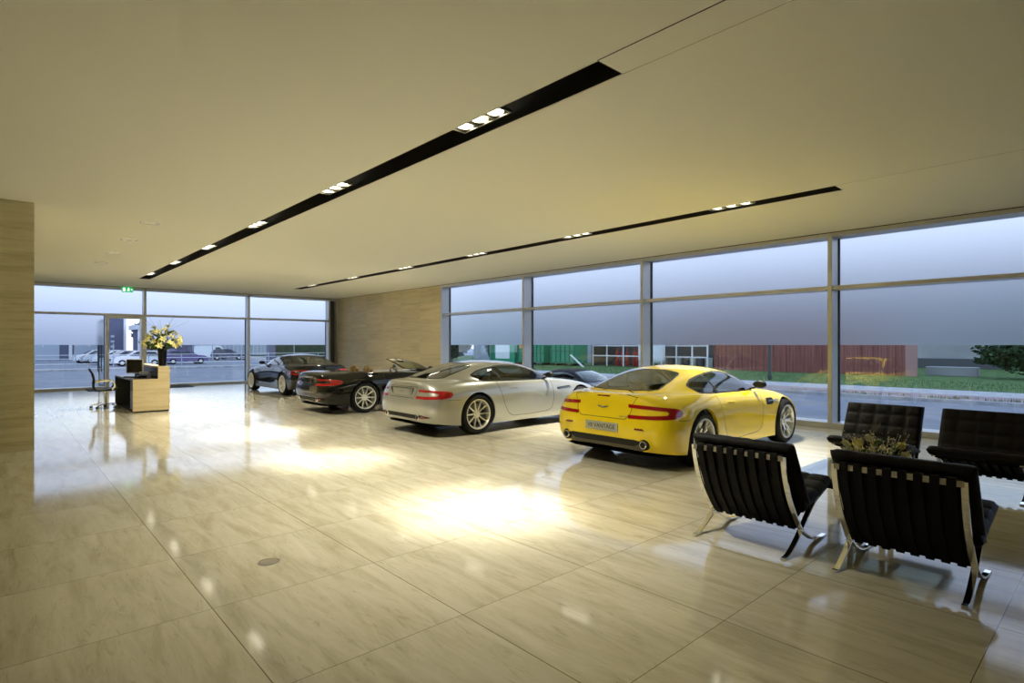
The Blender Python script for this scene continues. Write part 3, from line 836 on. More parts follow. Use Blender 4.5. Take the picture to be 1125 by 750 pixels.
# ------------------------------------------------------------------ room shell
H = 3.64            # ceiling
XW = 11.45          # inner line of the long window wall
YF = 24.5           # inner line of the far wall
YB = -5.0; XL = -6.5
S1, S2, SW = 3.26, 8.13, .31     # the two light slots
SY0, SY1 = 2.66, 21.15
struct(obj('floor', B((XL, XW + .4, YB, YF + .4, -.12, 0)), 'floor_travertine'))
# ceiling with two real slots
bm = bmesh.new()
xs = [XL, S1, S1 + SW, S2, S2 + SW, XW + .6]
for i in range(5):
    if i in (1, 3):
        bx(bm, xs[i], xs[i + 1], YB, SY0, H, H + .25); bx(bm, xs[i], xs[i + 1], SY1, YF + .6, H, H + .25)
    else: bx(bm, xs[i], xs[i + 1], YB, YF + .6, H, H + .25)
struct(obj('ceiling', bm, 'ceiling_paint'))
struct(obj('roof', B((XL, XW + .6, YB, YF + .6, H + .45, H + .6)), 'grey_concrete'))
# thin joints that continue the slots towards the camera
n_trim = 0
def trim(bm_or, m, **k):
    global n_trim; n_trim += 1
    return struct(obj('trim_%d' % n_trim, bm_or, m, **k))
trim(B((S1 - .004, S1 + .006, YB, SY0, H - .0015, H + .002)), 'joint_black')
trim(B((S1 + SW - .005, S1 + SW + .003, YB, SY0, H - .0015, H + .002)), 'lamp_ring')
trim(B((S2 - .003, S2 + .002, YB, SY0, H - .0015, H + .002)), 'lamp_ring')
for x in (S1, S2):
    t = empty('spotlight_slot', (x, 0, 0))
    tag(t, 'long black recessed light slot in the ceiling, ' + ('nearer the middle of the hall' if x == S1 else 'nearer the street windows'), 'light slot', 'ceiling light slots')
    z1 = H + .22
    obj('channel', B((.0, .012, SY0, SY1, H + .001, z1), (SW - .012, SW, SY0, SY1, H + .001, z1), (0, SW, SY0, SY0 + .01, H + .001, z1), (0, SW, SY1 - .01, SY1, H + .001, z1), (0, SW, SY0, SY1, z1, z1 + .01)), 'trough_black', t)
    obj('edge_bead', B((-.006, .006, SY0, SY1, H - .004, H + .01), (SW - .006, SW + .006, SY0, SY1, H - .004, H + .01)), 'reveal_white', t)
# lamp modules: three round lamps each
MO = (.106, .15)
LAMPZ = H + .035
def make_module():
    t = empty('downlight_module')
    tag(t, '', 'ceiling light')
    bm = bmesh.new(); w = .096; L = .35
    for a in ((-w, -w + .012, -L, L), (w - .012, w, -L, L), (-w, w, -L, -L + .012), (-w, w, L - .012, L), (-w, w, -.126, -.114), (-w, w, .114, .126)): bx(bm, *a, LAMPZ - .01, LAMPZ + .02)
    obj('module_frame', bm, 'lamp_ring', t)
    for k in (-1, 0, 1):
        bm = bmesh.new(); M = Matrix.Translation((0, k * .225, LAMPZ))
        lathe(bm, [(.082, .01), (.092, .0), (.096, .02)], 28, M=M)
        lp = obj('lamp', bm, 'lamp_ring', t, smooth=True)
        bm = bmesh.new(); lathe(bm, [(.0005, .003), (.074, .003), (.08, .012)], 28, M=M)
        obj('lens', bm, 'lens_glow', lp, smooth=True)
    return t
mods = []
P1_, P2_ = LAMP_E if 'LAMP_E' in globals() else (300, 240)
proto = make_module()
order = ['nearest', 'second', 'third', 'fourth', 'fifth', 'farthest']
for si, x in enumerate((S1, S2)):
    for k in range(6):
        t = proto if (si == 0 and k == 0) else copy_tree(proto)
        t.location = (x + MO[si], 4.17 + 3.135 * k, 0)
        t['label'] = 'triple round spotlight, %s one in the %s' % (order[k], 'long slot over the middle of the hall' if si == 0 else 'slot beside the street windows')
        t['group'] = 'triple spotlights in the ceiling slots'
        l = bpy.data.lights.new('spill_fill', 'SPOT'); l.energy = SPILL_E[si]; l.color = LCOL; l.spot_size = R(106); l.spot_blend = 1.; l.shadow_soft_size = .09  # added wide spot for lamp spill, brightens the ceiling by floor bounce
        o = bpy.data.objects.new('spill_fill', l); link(o); o.location = (x + MO[si], 4.17 + 3.135 * k, H + .005)
        for j in (-1, 0, 1):
            l = bpy.data.lights.new('spot', 'SPOT'); l.energy = P1_ if si == 0 else P2_; l.color = (1, .97, .88)
            l.spot_size = R(SPOT_DEG[si]); l.spot_blend = 1.; l.shadow_soft_size = .05
            o = bpy.data.objects.new('spot', l); link(o); o.location = (x + MO[si], 4.17 + 3.135 * k + j * .225, LAMPZ - .03)
# small round downlights
def make_small():
    t = empty('recessed_downlight'); tag(t, '', 'ceiling light')
    bm = bmesh.new(); lathe(bm, [(.10, H + .01), (.135, H - .004), (.145, H - .006), (.15, H + .002)], 28)
    obj('ring', bm, 'chrome', t, smooth=True)
    bm = bmesh.new(); lathe(bm, [(.0005, H + .004), (.102, H + .004)], 28); obj('glass_lens', bm, 'lens_dim', t)
    return t
ps = make_small()
for k, w in enumerate(('nearest', 'second nearest', 'third nearest', 'farthest')):
    t = ps if k == 0 else copy_tree(ps); t.location = (1.92, 11.38 + 2.09 * k, 0)
    t['label'] = 'small chrome rimmed round ceiling spot left of the slots, %s of four' % w; t['group'] = 'round downlights left of the slots'
# walls
struct(obj('wall_right', B((XW, XW + .4, 16.36, YF + .4, -.1, H + .3)), 'wall_travertine'))
struct(obj('wall_left', B((-2.5, .385, 10.9, YF + .5, 0, H)), 'pier_travertine'))
struct(obj('wall_back', B((XL, XW + .5, YB - .2, YB, -.1, H + .3)), 'white_plaster'))
struct(obj('wall_west', B((XL - .2, XL, YB, YF, -.1, H + .3)), 'white_plaster'))
struct(obj('plinth', B((XL, XW + .5, YB - .3, YF + .5, -.6, -.12)), 'grey_concrete'))
# ---- long window wall
TR = 2.61; HD = 3.555; FZ = 1.545
posts = [16.32, 12.15, 7.99, 3.83, -.33, -4.49]
def post(x0, x1, y0, y1, z0=0, z1=H, cap=None):
    bm = B((x0, x1, y0, y1, z0, z1)); return trim(bm, 'aluminium', bevel=.004)
for k, y in enumerate(posts):
    # hollow section: slim face towards the room, deep flank with a dark glazing gasket
    trim(B((XW, XW + .36, y - .04, y + .035, 0, H - .02), (XW + .36, XW + .375, y - .06, y + .055, .1, HD)), 'aluminium', bevel=.003)
    trim(B((XW + .31, XW + .328, y - .043, y + .038, .1, HD)), 'joint_black')
trim(B((XW + .01, XW + .44, YB, 16.36, HD, H - .012)), 'aluminium')
trim(B((XW - .002, XW + .02, YB, YF, H - .012, H + .003)), 'joint_black')
GX = XW + .37
for i in range(5):
    y1, y0 = posts[i] - .04, posts[i + 1] + .035
    w = empty('window_%d' % (i + 1)); w['kind'] = 'structure'
    obj('sill', B((XW + .0, XW + .44, y0, y1, 0, .10)), 'aluminium', w, bevel=.004)
    obj('transom', B((XW + .03, XW + .40, y0, y1, TR - .035, TR + .035)), 'aluminium', w, bevel=.004)
    def pane(name, z0, z1, m, x=GX):
        bm = bmesh.new(); vs = [bm.verts.new((x, a, b)) for a, b in ((y0, z0), (y0, z1), (y1, z1), (y1, z0))]; bm.faces.new(vs)   # normal towards the room
        f = bm.faces[:] if False else None
        o = obj(name, bm, m, w, smooth='keep'); 
        if o.data.polygons[0].normal.x > 0: o.data.flip_normals()
        return o
    pane('clear_pane', .10, FZ, 'clear_glass')
    pane('frosted_pane', FZ, TR - .035, 'frosted_film'); pane('frosted_upper_pane', TR + .035, HD, 'frosted_film')
    obj('glazing_bead', B((GX - .02, GX + .02, y0, y0 + .02, .1, HD), (GX - .02, GX + .02, y1 - .02, y1, .1, HD)), 'aluminium_dark', w)
# ---- far window wall
fposts = [.60, 3.99, 7.62, 11.08]
for x in fposts: trim(B((x - .045, x + .04, YF, YF + .36, 0, H - .02)), 'aluminium', bevel=.003)
trim(B((XW - .05, XW, YF - .02, YF + .36, 0, H - .02)), 'aluminium', bevel=.003)
trim(B((11.12, XW - .05, YF + .20, YF + .36, 0, H - .02)), 'aluminium_dark')
trim(B((.385, XW, YF, YF + .40, HD - .01, H - .012)), 'aluminium')
trim(B((.385, XW, YF - .002, YF + .02, H - .012, H + .003)), 'joint_black')
TL = 2.63; GY = YF + .34
def fwin(n, x0, x1, clear=FZ, door=False):
    w = empty('window_%d' % n); w['kind'] = 'structure'
    def pane(name, xa, xb, z0, z1, m):
        bm = bmesh.new(); bm.faces.new([bm.verts.new((a, GY, b)) for a, b in ((xa, z0), (xb, z0), (xb, z1), (xa, z1))])
        o = obj(name, bm, m, w, smooth='keep')
        if o.data.polygons[0].normal.y > 0: o.data.flip_normals()
    obj('transom', B((x0, x1, YF + .02, YF + .38, TL - .035, TL + .035)), 'aluminium', w, bevel=.004)
    pane('frosted_upper_pane', x0, x1, TL + .035, HD - .01, 'frosted_film')
    xe = x1 if not door else door
    obj('sill', B((x0, xe, YF, YF + .40, 0, .07)), 'aluminium', w, bevel=.004)
    pane('clear_pane', x0, xe, .07, clear, 'clear_glass'); pane('frosted_pane', x0, xe, clear, TL - .035, 'frosted_film')
    obj('glazing_bead', B((x0, x0 + .02, GY - .02, GY + .02, .07, HD - .01), (xe - .02, xe, GY - .02, GY + .02, .07, TL - .03)), 'aluminium_dark', w)
fwin(6, .645, 3.945, door=2.80); fwin(7, 4.03, 7.575); fwin(8, 7.66, 11.035)
# doorway with its glass leaf standing open outwards
d = empty('door_1'); d['kind'] = 'structure'
obj('door_frame', B((2.80, 2.90, YF - .01, YF + .36, 0, TL - .035), (2.90, 3.945, YF - .01, YF + .36, 2.50, TL - .035), (3.87, 3.945, YF - .01, YF + .36, 0, 2.50)), 'aluminium', d, bevel=.004)
lf = empty('door_leaf', (2.86, YF + .38, 0), R(6), parent=d)
obj('leaf_glass', B((-.008, .004, .03, .97, .10, 2.42)), 'clear_glass', lf)
obj('leaf_frame', B((-.02, .02, 0, .05, .03, 2.48), (-.02, .02, .95, 1.0, .03, 2.48), (-.02, .02, .05, .95, .03, .11), (-.02, .02, .05, .95, 2.40, 2.48)), 'aluminium_dark', lf)
obj('pull_handle', B((-.07, -.045, .86, .90, .55, 1.95), (-.045, .0, .865, .895, .70, .73), (-.045, 0, .865, .895, 1.76, 1.79)), 'black_plastic', lf)
# ---- exit sign
t = empty('exit_sign', (3.42, YF - .15, 0)); tag(t, 'small green running figure exit sign at the ceiling above the glass door', 'exit sign')
obj('sign_case', B((-.17, .17, -.03, .03, H - .20, H - .02)), 'exit_green', t, bevel=.004)
obj('sign_bracket', B((-.02, .02, -.02, .02, H - .02, H)), 'silver_plastic', t)
zc = H - .11; bm = bmesh.new()
bx(bm, -.14, -.07, -.034, -.03, zc - .06, zc + .06)
for p in ([(-.02, -.06), (0, -.06), (.03, -.01), (.015, .01)], [(.05, -.06), (.07, -.055), (.03, .0), (.015, -.005)], [(.0, -.01), (.035, -.01), (.04, .04), (.01, .045)], [(.04, .03), (.075, .01), (.08, .02), (.045, .045)]):
    prism(bm, [(a, zc + b) for a, b in p], -.034, -.030)
lathe(bm, [(.0005, 0), (.014, 0), (.014, .004)], 12, 'Y', M=Matrix.Translation((.035, -.034, zc + .058)))
prism(bm, [(.10, zc), (.13, zc + .03), (.13, zc + .01), (.155, zc + .01), (.155, zc - .01), (.13, zc - .01), (.13, zc - .03)], -.034, -.030)
obj('pictogram', bm, 'exit_white', t)
# ---- mats and floor socket
tag(obj('door_mat', B((2.2, 5.35, 23.35, 24.42, 0, .012)), 'mat_fibre', bevel=.003), 'dark entrance mat lying inside the glass door', 'door mat')
bm = bmesh.new(); lathe(bm, [(.0005, .002), (.062, .002), (.064, .0025), (.075, .002), (.077, 0)], 40)
t = obj('floor_socket', bm, 'socket_steel', loc=(1.43, 4.16, 0), smooth=30); tag(t, 'small round metal floor outlet cover in the open floor', 'floor outlet')
bm = bmesh.new(); lathe(bm, [(.0625, .003), (.0655, .003)], 40); obj('rubber_seal', bm, 'seam', t)
# ------------------------------------------------------------------ lounge chairs
def tufted(w, d, t, nx, ny, res=8):
    """leather cushion: nx x ny stitched squares, both faces pillowed, rounded rim; local x = d, y = w, z = t"""
    bm = bmesh.new(); NX, NY = nx * res, ny * res
    def hgt(u, v):
        fu, fv = (u * nx) % 1, (v * ny) % 1
        p = (max(0, math.sin(PI * fu)) * max(0, math.sin(PI * fv))) ** .38
        e = min(u, 1 - u) * d; g = min(v, 1 - v) * w
        r = .035
        ed = 1.
        for q in (e, g):
            if q < r: ed *= math.sqrt(max(0, 1 - (1 - q / r) ** 2)) * .75 + .25
        return (t / 2 - .012 + .012 * p) * ed
    for s in (1, -1):
        G = [[bm.verts.new(((i / NX - .5) * d, (j / NY - .5) * w, s * hgt(i / NX, j / NY))) for j in range(NY + 1)] for i in range(NX + 1)]
        for i in range(NX):
            for j in range(NY):
                q = (G[i][j], G[i + 1][j], G[i + 1][j + 1], G[i][j + 1]); bm.faces.new(q if s > 0 else q[::-1])
        if s > 0: A = G
    rim = lambda G: [G[i][0] for i in range(NX + 1)] + [G[NX][j] for j in range(1, NY + 1)] + [G[i][NY] for i in range(NX - 1, -1, -1)] + [G[0][j] for j in range(NY - 1, 0, -1)]
    a, b = rim(A), rim(G)
    for i in range(len(a)): bm.faces.new((a[i], b[i], b[(i + 1) % len(a)], a[(i + 1) % len(a)]))
    return bm
def bar(bm, pts, y, w=.036, t=.013, n=8):
    path = smooth_path([(x, y, z) for x, z in pts], n)
    # flat bar: wide across y, thin in the curve plane
    rings = []
    for i, p in enumerate(path):
        a = path[max(i - 1, 0)]; b = path[min(i + 1, len(path) - 1)]; tt = (b - a).normalized(); nn = Vector((-tt.z, 0, tt.x))
        rings.append([bm.verts.new(p + nn * sx * t / 2 + Vector((0, sy * w / 2, 0))) for sx, sy in ((1, 1), (1, -1), (-1, -1), (-1, 1))])
    for i in range(len(rings) - 1):
        for j in range(4): bm.faces.new((rings[i][j], rings[i][(j + 1) % 4], rings[i + 1][(j + 1) % 4], rings[i + 1][j]))
    bm.faces.new(rings[0][::-1]); bm.faces.new(rings[-1])
BACK = [(-.004, .742), (.022, .62), (.085, .46), (.19, .30), (.32, .152), (.50, .045), (.66, .012), (.80, .0075)]
SEAT = [(.0, .0075), (.07, .016), (.17, .060), (.32, .152), (.47, .262), (.62, .335), (.78, .375)]
def make_lounge():
    root = empty('lounge_chair'); tag(root, '', 'chair', 'black leather lounge chairs round the glass table')
    for s in (1, -1):
        b = bmesh.new(); bar(b, BACK, s * .352); bar(b, SEAT, s * .352)
        obj('side_frame', b, 'chrome', root, smooth=40, bevel=.0015)['label'] = 'polished steel crossed side frame'
    for box in ((-.011, .003, -.352, .352, .708, .746), (.302, .314, -.34, .34, .158, .188), (.765, .778, -.34, .34, .362, .392)):
        obj('cross_rail', B(box), 'brushed_steel' if box[5] > .7 else 'leather_strap', root, bevel=.0015)
    n = 8; pitch = .664 / n
    for k in range(n):
        y = -.332 + pitch * (k + .5); w = .046
        b = bmesh.new()
        path = smooth_path([(.010, y, .70), (.008, y, .752), (-.004, y, .757), (-.017, y, .75), (-.016, y, .705), (.035, y, .56), (.125, y, .37), (.232, y, .225), (.286, y, .168), (.298, y, .150), (.316, y, .150), (.322, y, .17)], 4)
        sweep(b, path, [(.004, w / 2), (-.004, w / 2), (-.004, -w / 2), (.004, -w / 2)], up=Vector((1, 0, .1)))
        obj('back_strap', b, 'leather_strap', root)
    for k in range(n):
        y = -.332 + pitch * (k + .5); b = bmesh.new()
        sweep(b, smooth_path([(.305, y, .20), (.45, y, .262), (.62, y, .325), (.785, y, .385), (.785, y, .36)], 4), [(.004, .023), (-.004, .023), (-.004, -.023), (.004, -.023)], up=Vector((0, 0, 1)))
        obj('seat_strap', b, 'leather_strap', root)
    # cushions
    c = obj('back_cushion', tufted(.80, .60, .105, 4, 5), 'leather', root, smooth=True)
    a0, a1 = Vector((.375, 0, .325)), Vector((.085, 0, .800)); m = (a0 + a1) / 2; ang = math.atan2(a1.z - a0.z, a1.x - a0.x)
    c.location = m; c.rotation_euler = (0, -ang, 0)
    c = obj('seat_cushion', tufted(.80, .60, .10, 4, 5), 'leather', root, smooth=True)
    c.location = (.555, 0, .385); c.rotation_euler = (0, R(-12), 0)
    # dark canvas backing between straps and cushion
    b = bmesh.new(); prism(b, [(.014, .74), (.048, .56), (.142, .36), (.296, .160), (.33, .18), (.18, .39), (.09, .60), (.05, .75)], -.33, .33)
    obj('backing', b, 'leather_strap', root)
    return root
ch = make_lounge()
spots = [(4.185, 2.06, 0, 'black leather lounge chair with its back to the room, nearest the yellow car'),
         (4.215, 1.03, 0, 'black leather lounge chair seen from behind, large at the right in front of the flowers'),
         (8.10, 2.06, PI, 'black tufted lounge chair facing the room behind the table flowers'),
         (8.10, 1.09, PI, 'black tufted lounge chair facing the room at the right edge of the photo')]
for i, (x, y, a, lab) in enumerate(spots):
    o = ch if i == 0 else copy_tree(ch)
    o.location = (x, y, 0); o.rotation_euler = (0, 0, a); o['label'] = lab
# ------------------------------------------------------------------ coffee table
t = empty('coffee_table', (5.53, 1.53, 0)); tag(t, 'low square glass topped coffee table between the black chairs', 'table')
obj('glass_top', B((-.5, .5, -.5, .5, .425, .443)), 'table_glass', t, bevel=.002)
b = bmesh.new(); w = .018
for s in (1, -1): bx(b, -.48, .48, s * .47 - w / 2, s * .47 + w / 2, .37, .424); bx(b, s * .47 - w / 2, s * .47 + w / 2, -.46, .46, .37, .424); bx(b, -.46, .46, s * .12 - .018, s * .12 + .018, .37, .40)
obj('table_frame', b, 'black_laminate', t, bevel=.002)
for sx in (1, -1):
    for sy in (1, -1): obj('leg', B((sx * .12 - .018, sx * .12 + .018, sy * .12 - .018, sy * .12 + .018, 0, .37)), 'black_laminate', t, bevel=.003)
b = bmesh.new(); lathe(b, [(.0005, .444), (.15, .444), (.19, .47), (.205, .52), (.198, .52), (.18, .475), (.14, .455), (.0005, .455)], 32, M=Matrix.Translation((5.60, 1.50, 0)))
tag(obj('flower_bowl', b, 'bowl_dark', smooth=40), 'dark low bowl of pale flowers on the glass table', 'bowl')

def petal(bm, M, L, W, curl, mi=0, n=6):
    rows = []
    for i in range(n + 1):
        t_ = i / n; w_ = W * math.sin(PI * min(.97, t_ * .92 + .06)) ** .8; z = L * t_ * math.cos(curl * t_); x = .02 * L + L * t_ * math.sin(curl * t_) * .9
        rows.append([bm.verts.new(M @ Vector((x + dx, y, z))) for y, dx in ((-w_, -.25 * w_), (0, .0), (w_, -.25 * w_))])
    for i in range(n):
        for j in range(2): bm.faces.new((rows[i][j], rows[i][j + 1], rows[i + 1][j + 1], rows[i + 1][j])).material_index = mi
def bloom_bm(L, W, curl, k=6, seed=0):
    rr = random.Random(seed); bm = bmesh.new()
    for i in range(k):
        petal(bm, Matrix.Rotation(2 * PI * i / k + rr.uniform(-.1, .1), 4, 'Z'), L * rr.uniform(.9, 1.1), W, curl * (1 if i % 2 else .8))
    return bm
def aim(d): return Vector(d).to_track_quat('Z', 'Y').to_matrix().to_4x4()
def stem_flower(name, base, tip, bl, m, label, cat, group, proto=None, bend=.05, leaf=True, sr=.004):
    root = empty(name); tag(root, label, cat, group)
    base, tip = Vector(base), Vector(tip)
    mid = (base + tip) / 2 + Vector((rnd.uniform(-bend, bend), rnd.uniform(-bend, bend), .06 * (tip - base).length))
    path = smooth_path([base, mid, tip], 6)
    b = bmesh.new(); tube(b, path, sr, 6); obj('stem', b, 'stem_green', root, smooth=True)
    dirn = (path[-1] - path[-3]).normalized()
    L, W, c, k = bl
    b = bloom_bm(L, W, c, k, rnd.randint(0, 999)); o = obj('bloom', b, m, root, smooth=True)
    o.matrix_local = Matrix.Translation(tip) @ aim(dirn)
    if leaf:
        b = bmesh.new()
        for q in range(3):
            p = path[rnd.randint(3, len(path) - 3)]; dd = (Vector((rnd.uniform(-1, 1), rnd.uniform(-1, 1), .5))).normalized()
            petal(b, Matrix.Translation(p) @ aim(dd), .13 * L / .09, .018, .5)
        obj('leaf', b, 'leaf_green', root, smooth=True)
    return root
# bowl bouquet
for i in range(22):
    a = rnd.uniform(0, 2 * PI); r_ = .30 * math.sqrt(rnd.random()); z = rnd.uniform(.54, .64) + .10 * (1 - r_ / .3)
    c0 = Vector((5.60, 1.50, .455)); bs = c0 + Vector((.35 * r_ * math.cos(a), .35 * r_ * math.sin(a), .0))
    stem_flower('tulip', bs, c0 + Vector((r_ * math.cos(a), r_ * math.sin(a), z - .45)), (.072, .027, .35, 6), 'petal_cream' if i % 3 else 'petal_yellow', 'pale cream tulip in the bowl on the glass table', 'flower', 'cream tulips in the table bowl', leaf=i % 2 == 0)
b = bmesh.new()
for i in range(120):
    a = rnd.uniform(0, 2 * PI); r_ = .27 * math.sqrt(rnd.random()); p = Vector((5.60 + r_ * math.cos(a), 1.50 + r_ * math.sin(a), rnd.uniform(.60, .80)))
    bmesh.ops.create_icosphere(b, subdivisions=1, radius=rnd.uniform(.004, .008), matrix=Matrix.Translation(p))
    if i % 3 == 0: tube(b, [p, p + Vector((-(p.x - 5.6) * .5, -(p.y - 1.5) * .5, .52 - p.z))], .0012, 4)
tag(obj('filler_blossom', b, 'petal_cream'), 'tiny pale filler blossoms among the tulips', 'flowers', kind='stuff')
def twig(name, pts, r, label, group):
    b = bmesh.new(); p = smooth_path(pts, 6); tube(b, p, r, 6, scale=[1 - .7 * i / len(p) for i in range(len(p))])
    tag(obj(name, b, 'twig', smooth=True), label, 'twig', group)
for q in ([(0, 0, 0), (.03, .10, .15), (-.02, .17, .24), (.03, .19, .30)], [(0, 0, 0), (-.04, .04, .18), (.03, .09, .28)], [(0, 0, 0), (.0, -.06, .14), (.02, .02, .24), (.0, .05, .30), (.01, .0, .37), (.0, -.03, .42), (.0, .04, .36), (0, .05, .27), (0, -.10, .24), (0, -.19, .31)], [(0, 0, 0), (.04, -.10, .16), (0, -.14, .20), (0, -.22, .33)], [(0, 0, 0), (-.03, .14, .12), (0, .22, .22), (0, .22, .28)]):
    twig('curly_twig', [(5.60 + a, 1.50 + b_, .46 + c) for a, b_, c in q], .0035, 'thin curly pale twig rising from the bowl of tulips', 'curly twigs in the table bowl')
# ------------------------------------------------------------------ reception desk
DX0, DX1, DX2, DY0, DY1 = 2.25, 2.74, 2.98, 15.27, 17.95
t = empty('reception_desk', (DX0, DY0, 0)); tag(t, 'travertine clad reception desk with a raised counter and black worktop', 'desk')
def L(x0, x1, y0, y1, z0, z1): return (x0 - DX0, x1 - DX0, y0 - DY0, y1 - DY0, z0, z1)
b = bmesh.new(); prism(b, [(0, .03), (DX2 - DX0, .03), (DX2 - DX0, 1.05), (DX1 - DX0, 1.05), (DX1 - DX0, .76), (0, .76)], 0, .04)
obj('end_panel', b, 'desk_travertine', t, bevel=.002)
obj('counter', B(L(DX1, DX2, DY0 + .04, DY1, 1.01, 1.05), L(DX2 - .03, DX2, DY0 + .04, DY1, .03, 1.01)), 'desk_travertine', t, bevel=.002)
obj('worktop', B(L(DX0, DX1 + .02, DY0 + .04, DY1, .72, .755)), 'black_laminate', t, bevel=.003)
obj('plinth', B(L(DX0 + .02, DX2 - .02, DY0 + .02, DY1 - .02, 0, .03)), 'joint_black', t)
obj('rear_panel', B(L(DX0, DX2 - .03, DY1 - .03, DY1, .03, .72)), 'aluminium_dark', t)
obj('upstand', B(L(DX1, DX1 + .02, DY0 + .04, DY1, .755, 1.01)), 'black_laminate', t)
for k in range(3): obj('drawer', B(L(DX0 + .02, DX1, DY0 + .06, DY0 + .50, .06 + .22 * k, .265 + .22 * k)), 'black_laminate', t, bevel=.004)
obj('modesty_panel', B(L(DX1, DX1 + .02, DY0 + .04, DY1 - .03, .03, .72)), 'black_laminate', t)
# things on it
t = empty('monitor', (2.49, 16.62, .755), R(-50)); tag(t, 'flat silver framed computer monitor on the black desk worktop', 'monitor')
obj('stand', B((-.10, .10, -.09, .09, 0, .012), (-.02, .02, .01, .04, .012, .14)), 'silver_plastic', t, bevel=.004)
obj('bezel', B((-.225, .225, -.02, .02, .09, .44)), 'silver_plastic', t, bevel=.006)
obj('screen', B((-.205, .205, -.024, -.018, .115, .42)), 'screen_black', t)
t = empty('keyboard', (2.40, 16.42, .755), R(-65)); tag(t, 'dark keyboard lying in front of the monitor', 'keyboard')
b = B((-.22, .22, -.07, .07, 0, .018)); 
for i in range(14):
    for j in range(4): bx(b, -.205 + i * .0295, -.18 + i * .0295, -.055 + j * .03, -.03 + j * .03, .018, .024)
obj('keys', b, 'black_plastic', t)
t = empty('telephone', (2.50, 15.95, .755), R(-80)); tag(t, 'black desk telephone near the travertine end panel', 'telephone')
b = bmesh.new(); prism(b, [(-.10, 0), (.10, 0), (.10, .06), (-.10, .025)], -.10, .10); obj('phone_base', b, 'black_plastic', t, bevel=.005)
b = bmesh.new(); sweep(b, smooth_path([(-.08, -.06, .055), (-.06, -.06, .085), (.06, -.06, .10), (.09, -.06, .075)], 5), circ(.018, 8)); obj('handset', b, 'black_plastic', t, smooth=50)
t = empty('desk_organiser', (2.63, 16.15, .755)); tag(t, 'small open metal tray stack against the raised counter', 'tray')
for k in range(2): obj('tray', B((-.10, .10, -.15, .15, .005 + .09 * k, .012 + .09 * k), (-.10, .10, -.15, -.143, .012 + .09 * k, .05 + .09 * k), (-.10, .10, .143, .15, .012 + .09 * k, .05 + .09 * k), (.094, .10, -.143, .143, .012 + .09 * k, .05 + .09 * k)), 'silver_plastic', t)
obj('post', B((-.10, -.094, -.156, -.15, 0, .14), (.094, .10, -.156, -.15, 0, .14), (-.10, -.094, .15, .156, 0, .14), (.094, .10, .15, .156, 0, .14)), 'black_plastic', t)
# vase
b = bmesh.new()
prof = [(.072, 1.05), (.078, 1.055), (.104, 1.50), (.100, 1.50), (.074, 1.07)]
lathe(b, [(.0005, 1.051), (.072, 1.051)] + prof[1:] + [(.0005, 1.07)], 32, M=Matrix.Translation((2.86, 15.46, 0)))
tag(obj('vase', b, 'vase_black', smooth=40), 'tall black vase on the raised counter of the reception desk', 'vase')
for i in range(32):
    a = 2 * PI * i * .382; u = (i + .5) / 32; el = R(85 - 100 * math.sqrt(u)); rad = rnd.uniform(.28, .40)
    c0 = Vector((2.86, 15.46, 1.58)); dirn = Vector((math.cos(a) * math.cos(el), math.sin(a) * math.cos(el), math.sin(el) * 1.0))
    stem_flower('lily', (2.86 + .04 * math.cos(a), 15.46 + .04 * math.sin(a), 1.40), c0 + dirn * rad, (.115, .030, 1.1, 6), 'petal_yellow', 'yellow lily in the tall black vase on the desk', 'flower', 'yellow lilies in the black vase', sr=.005)
for i in range(9):
    a = 2 * PI * i / 9 + .2; e = .34 + .12 * (i % 3)
    twig('bare_twig', [(2.86, 15.46, 1.4), (2.86 + .12 * math.cos(a), 15.46 + .12 * math.sin(a), 1.85), (2.86 + e * math.cos(a), 15.46 + e * math.sin(a), 2.12 + .1 * (i % 2))], .004, 'thin bare twig fanning out above the yellow lilies', 'bare twigs above the lilies')
# ------------------------------------------------------------------ office chair
t = empty('office_chair', (1.94, 17.0, 0), R(-4)); tag(t, 'black and chrome swivel office chair pulled up to the reception desk', 'chair')
b = bmesh.new()
for k in range(5):
    a = 2 * PI * k / 5 + .3
    sweep(b, [(0.03 * math.cos(a), .03 * math.sin(a), .115), (.16 * math.cos(a), .16 * math.sin(a), .10), (.30 * math.cos(a), .30 * math.sin(a), .075)], [(.014, .02), (-.014, .02), (-.014, -.02), (.014, -.02)], scale=[1.2, 1, .7])
obj('star_base', b, 'chrome', t, smooth=30)
for k in range(5):
    a = 2 * PI * k / 5 + .3; b = bmesh.new()
    for s in (1, -1): lathe(b, [(.0005, s * .008), (.028, s * .008), (.03, s * .014), (.028, s * .024), (.0005, s * .024)], 16, 'X', M=Matrix.Translation((.30 * math.cos(a), .30 * math.sin(a), .03)) @ Matrix.Rotation(a + .6, 4, 'Z'))
    obj('caster', b, 'black_plastic', t, smooth=40)
b = bmesh.new(); lathe(b, [(.025, .10), (.025, .26), (.016, .26), (.016, .40)], 16); obj('gas_column', b, 'chrome', t, smooth=40)
side = [(.25, .47), (.20, .49), (.05, .465), (-.12, .45), (-.20, .47), (-.235, .56), (-.225, .70), (-.26, .86), (-.31, .95)]
sp = smooth_path([(x, 0, z) for x, z in side], 5)
b = bmesh.new()
rows = [[b.verts.new((p.x + .008 * math.sin(i * 1.3) * .5, y, p.z + .003 * (i % 2))) for y in (-.235, 0, .235)] for i, p in enumerate(sp)]
for i in range(len(rows) - 1):
    for j in range(2): b.faces.new((rows[i][j], rows[i][j + 1], rows[i + 1][j + 1], rows[i + 1][j]))
o = obj('seat_shell', b, 'black_plastic', t, smooth=True); m_ = o.modifiers.new('s', 'SOLIDIFY'); m_.thickness = .032
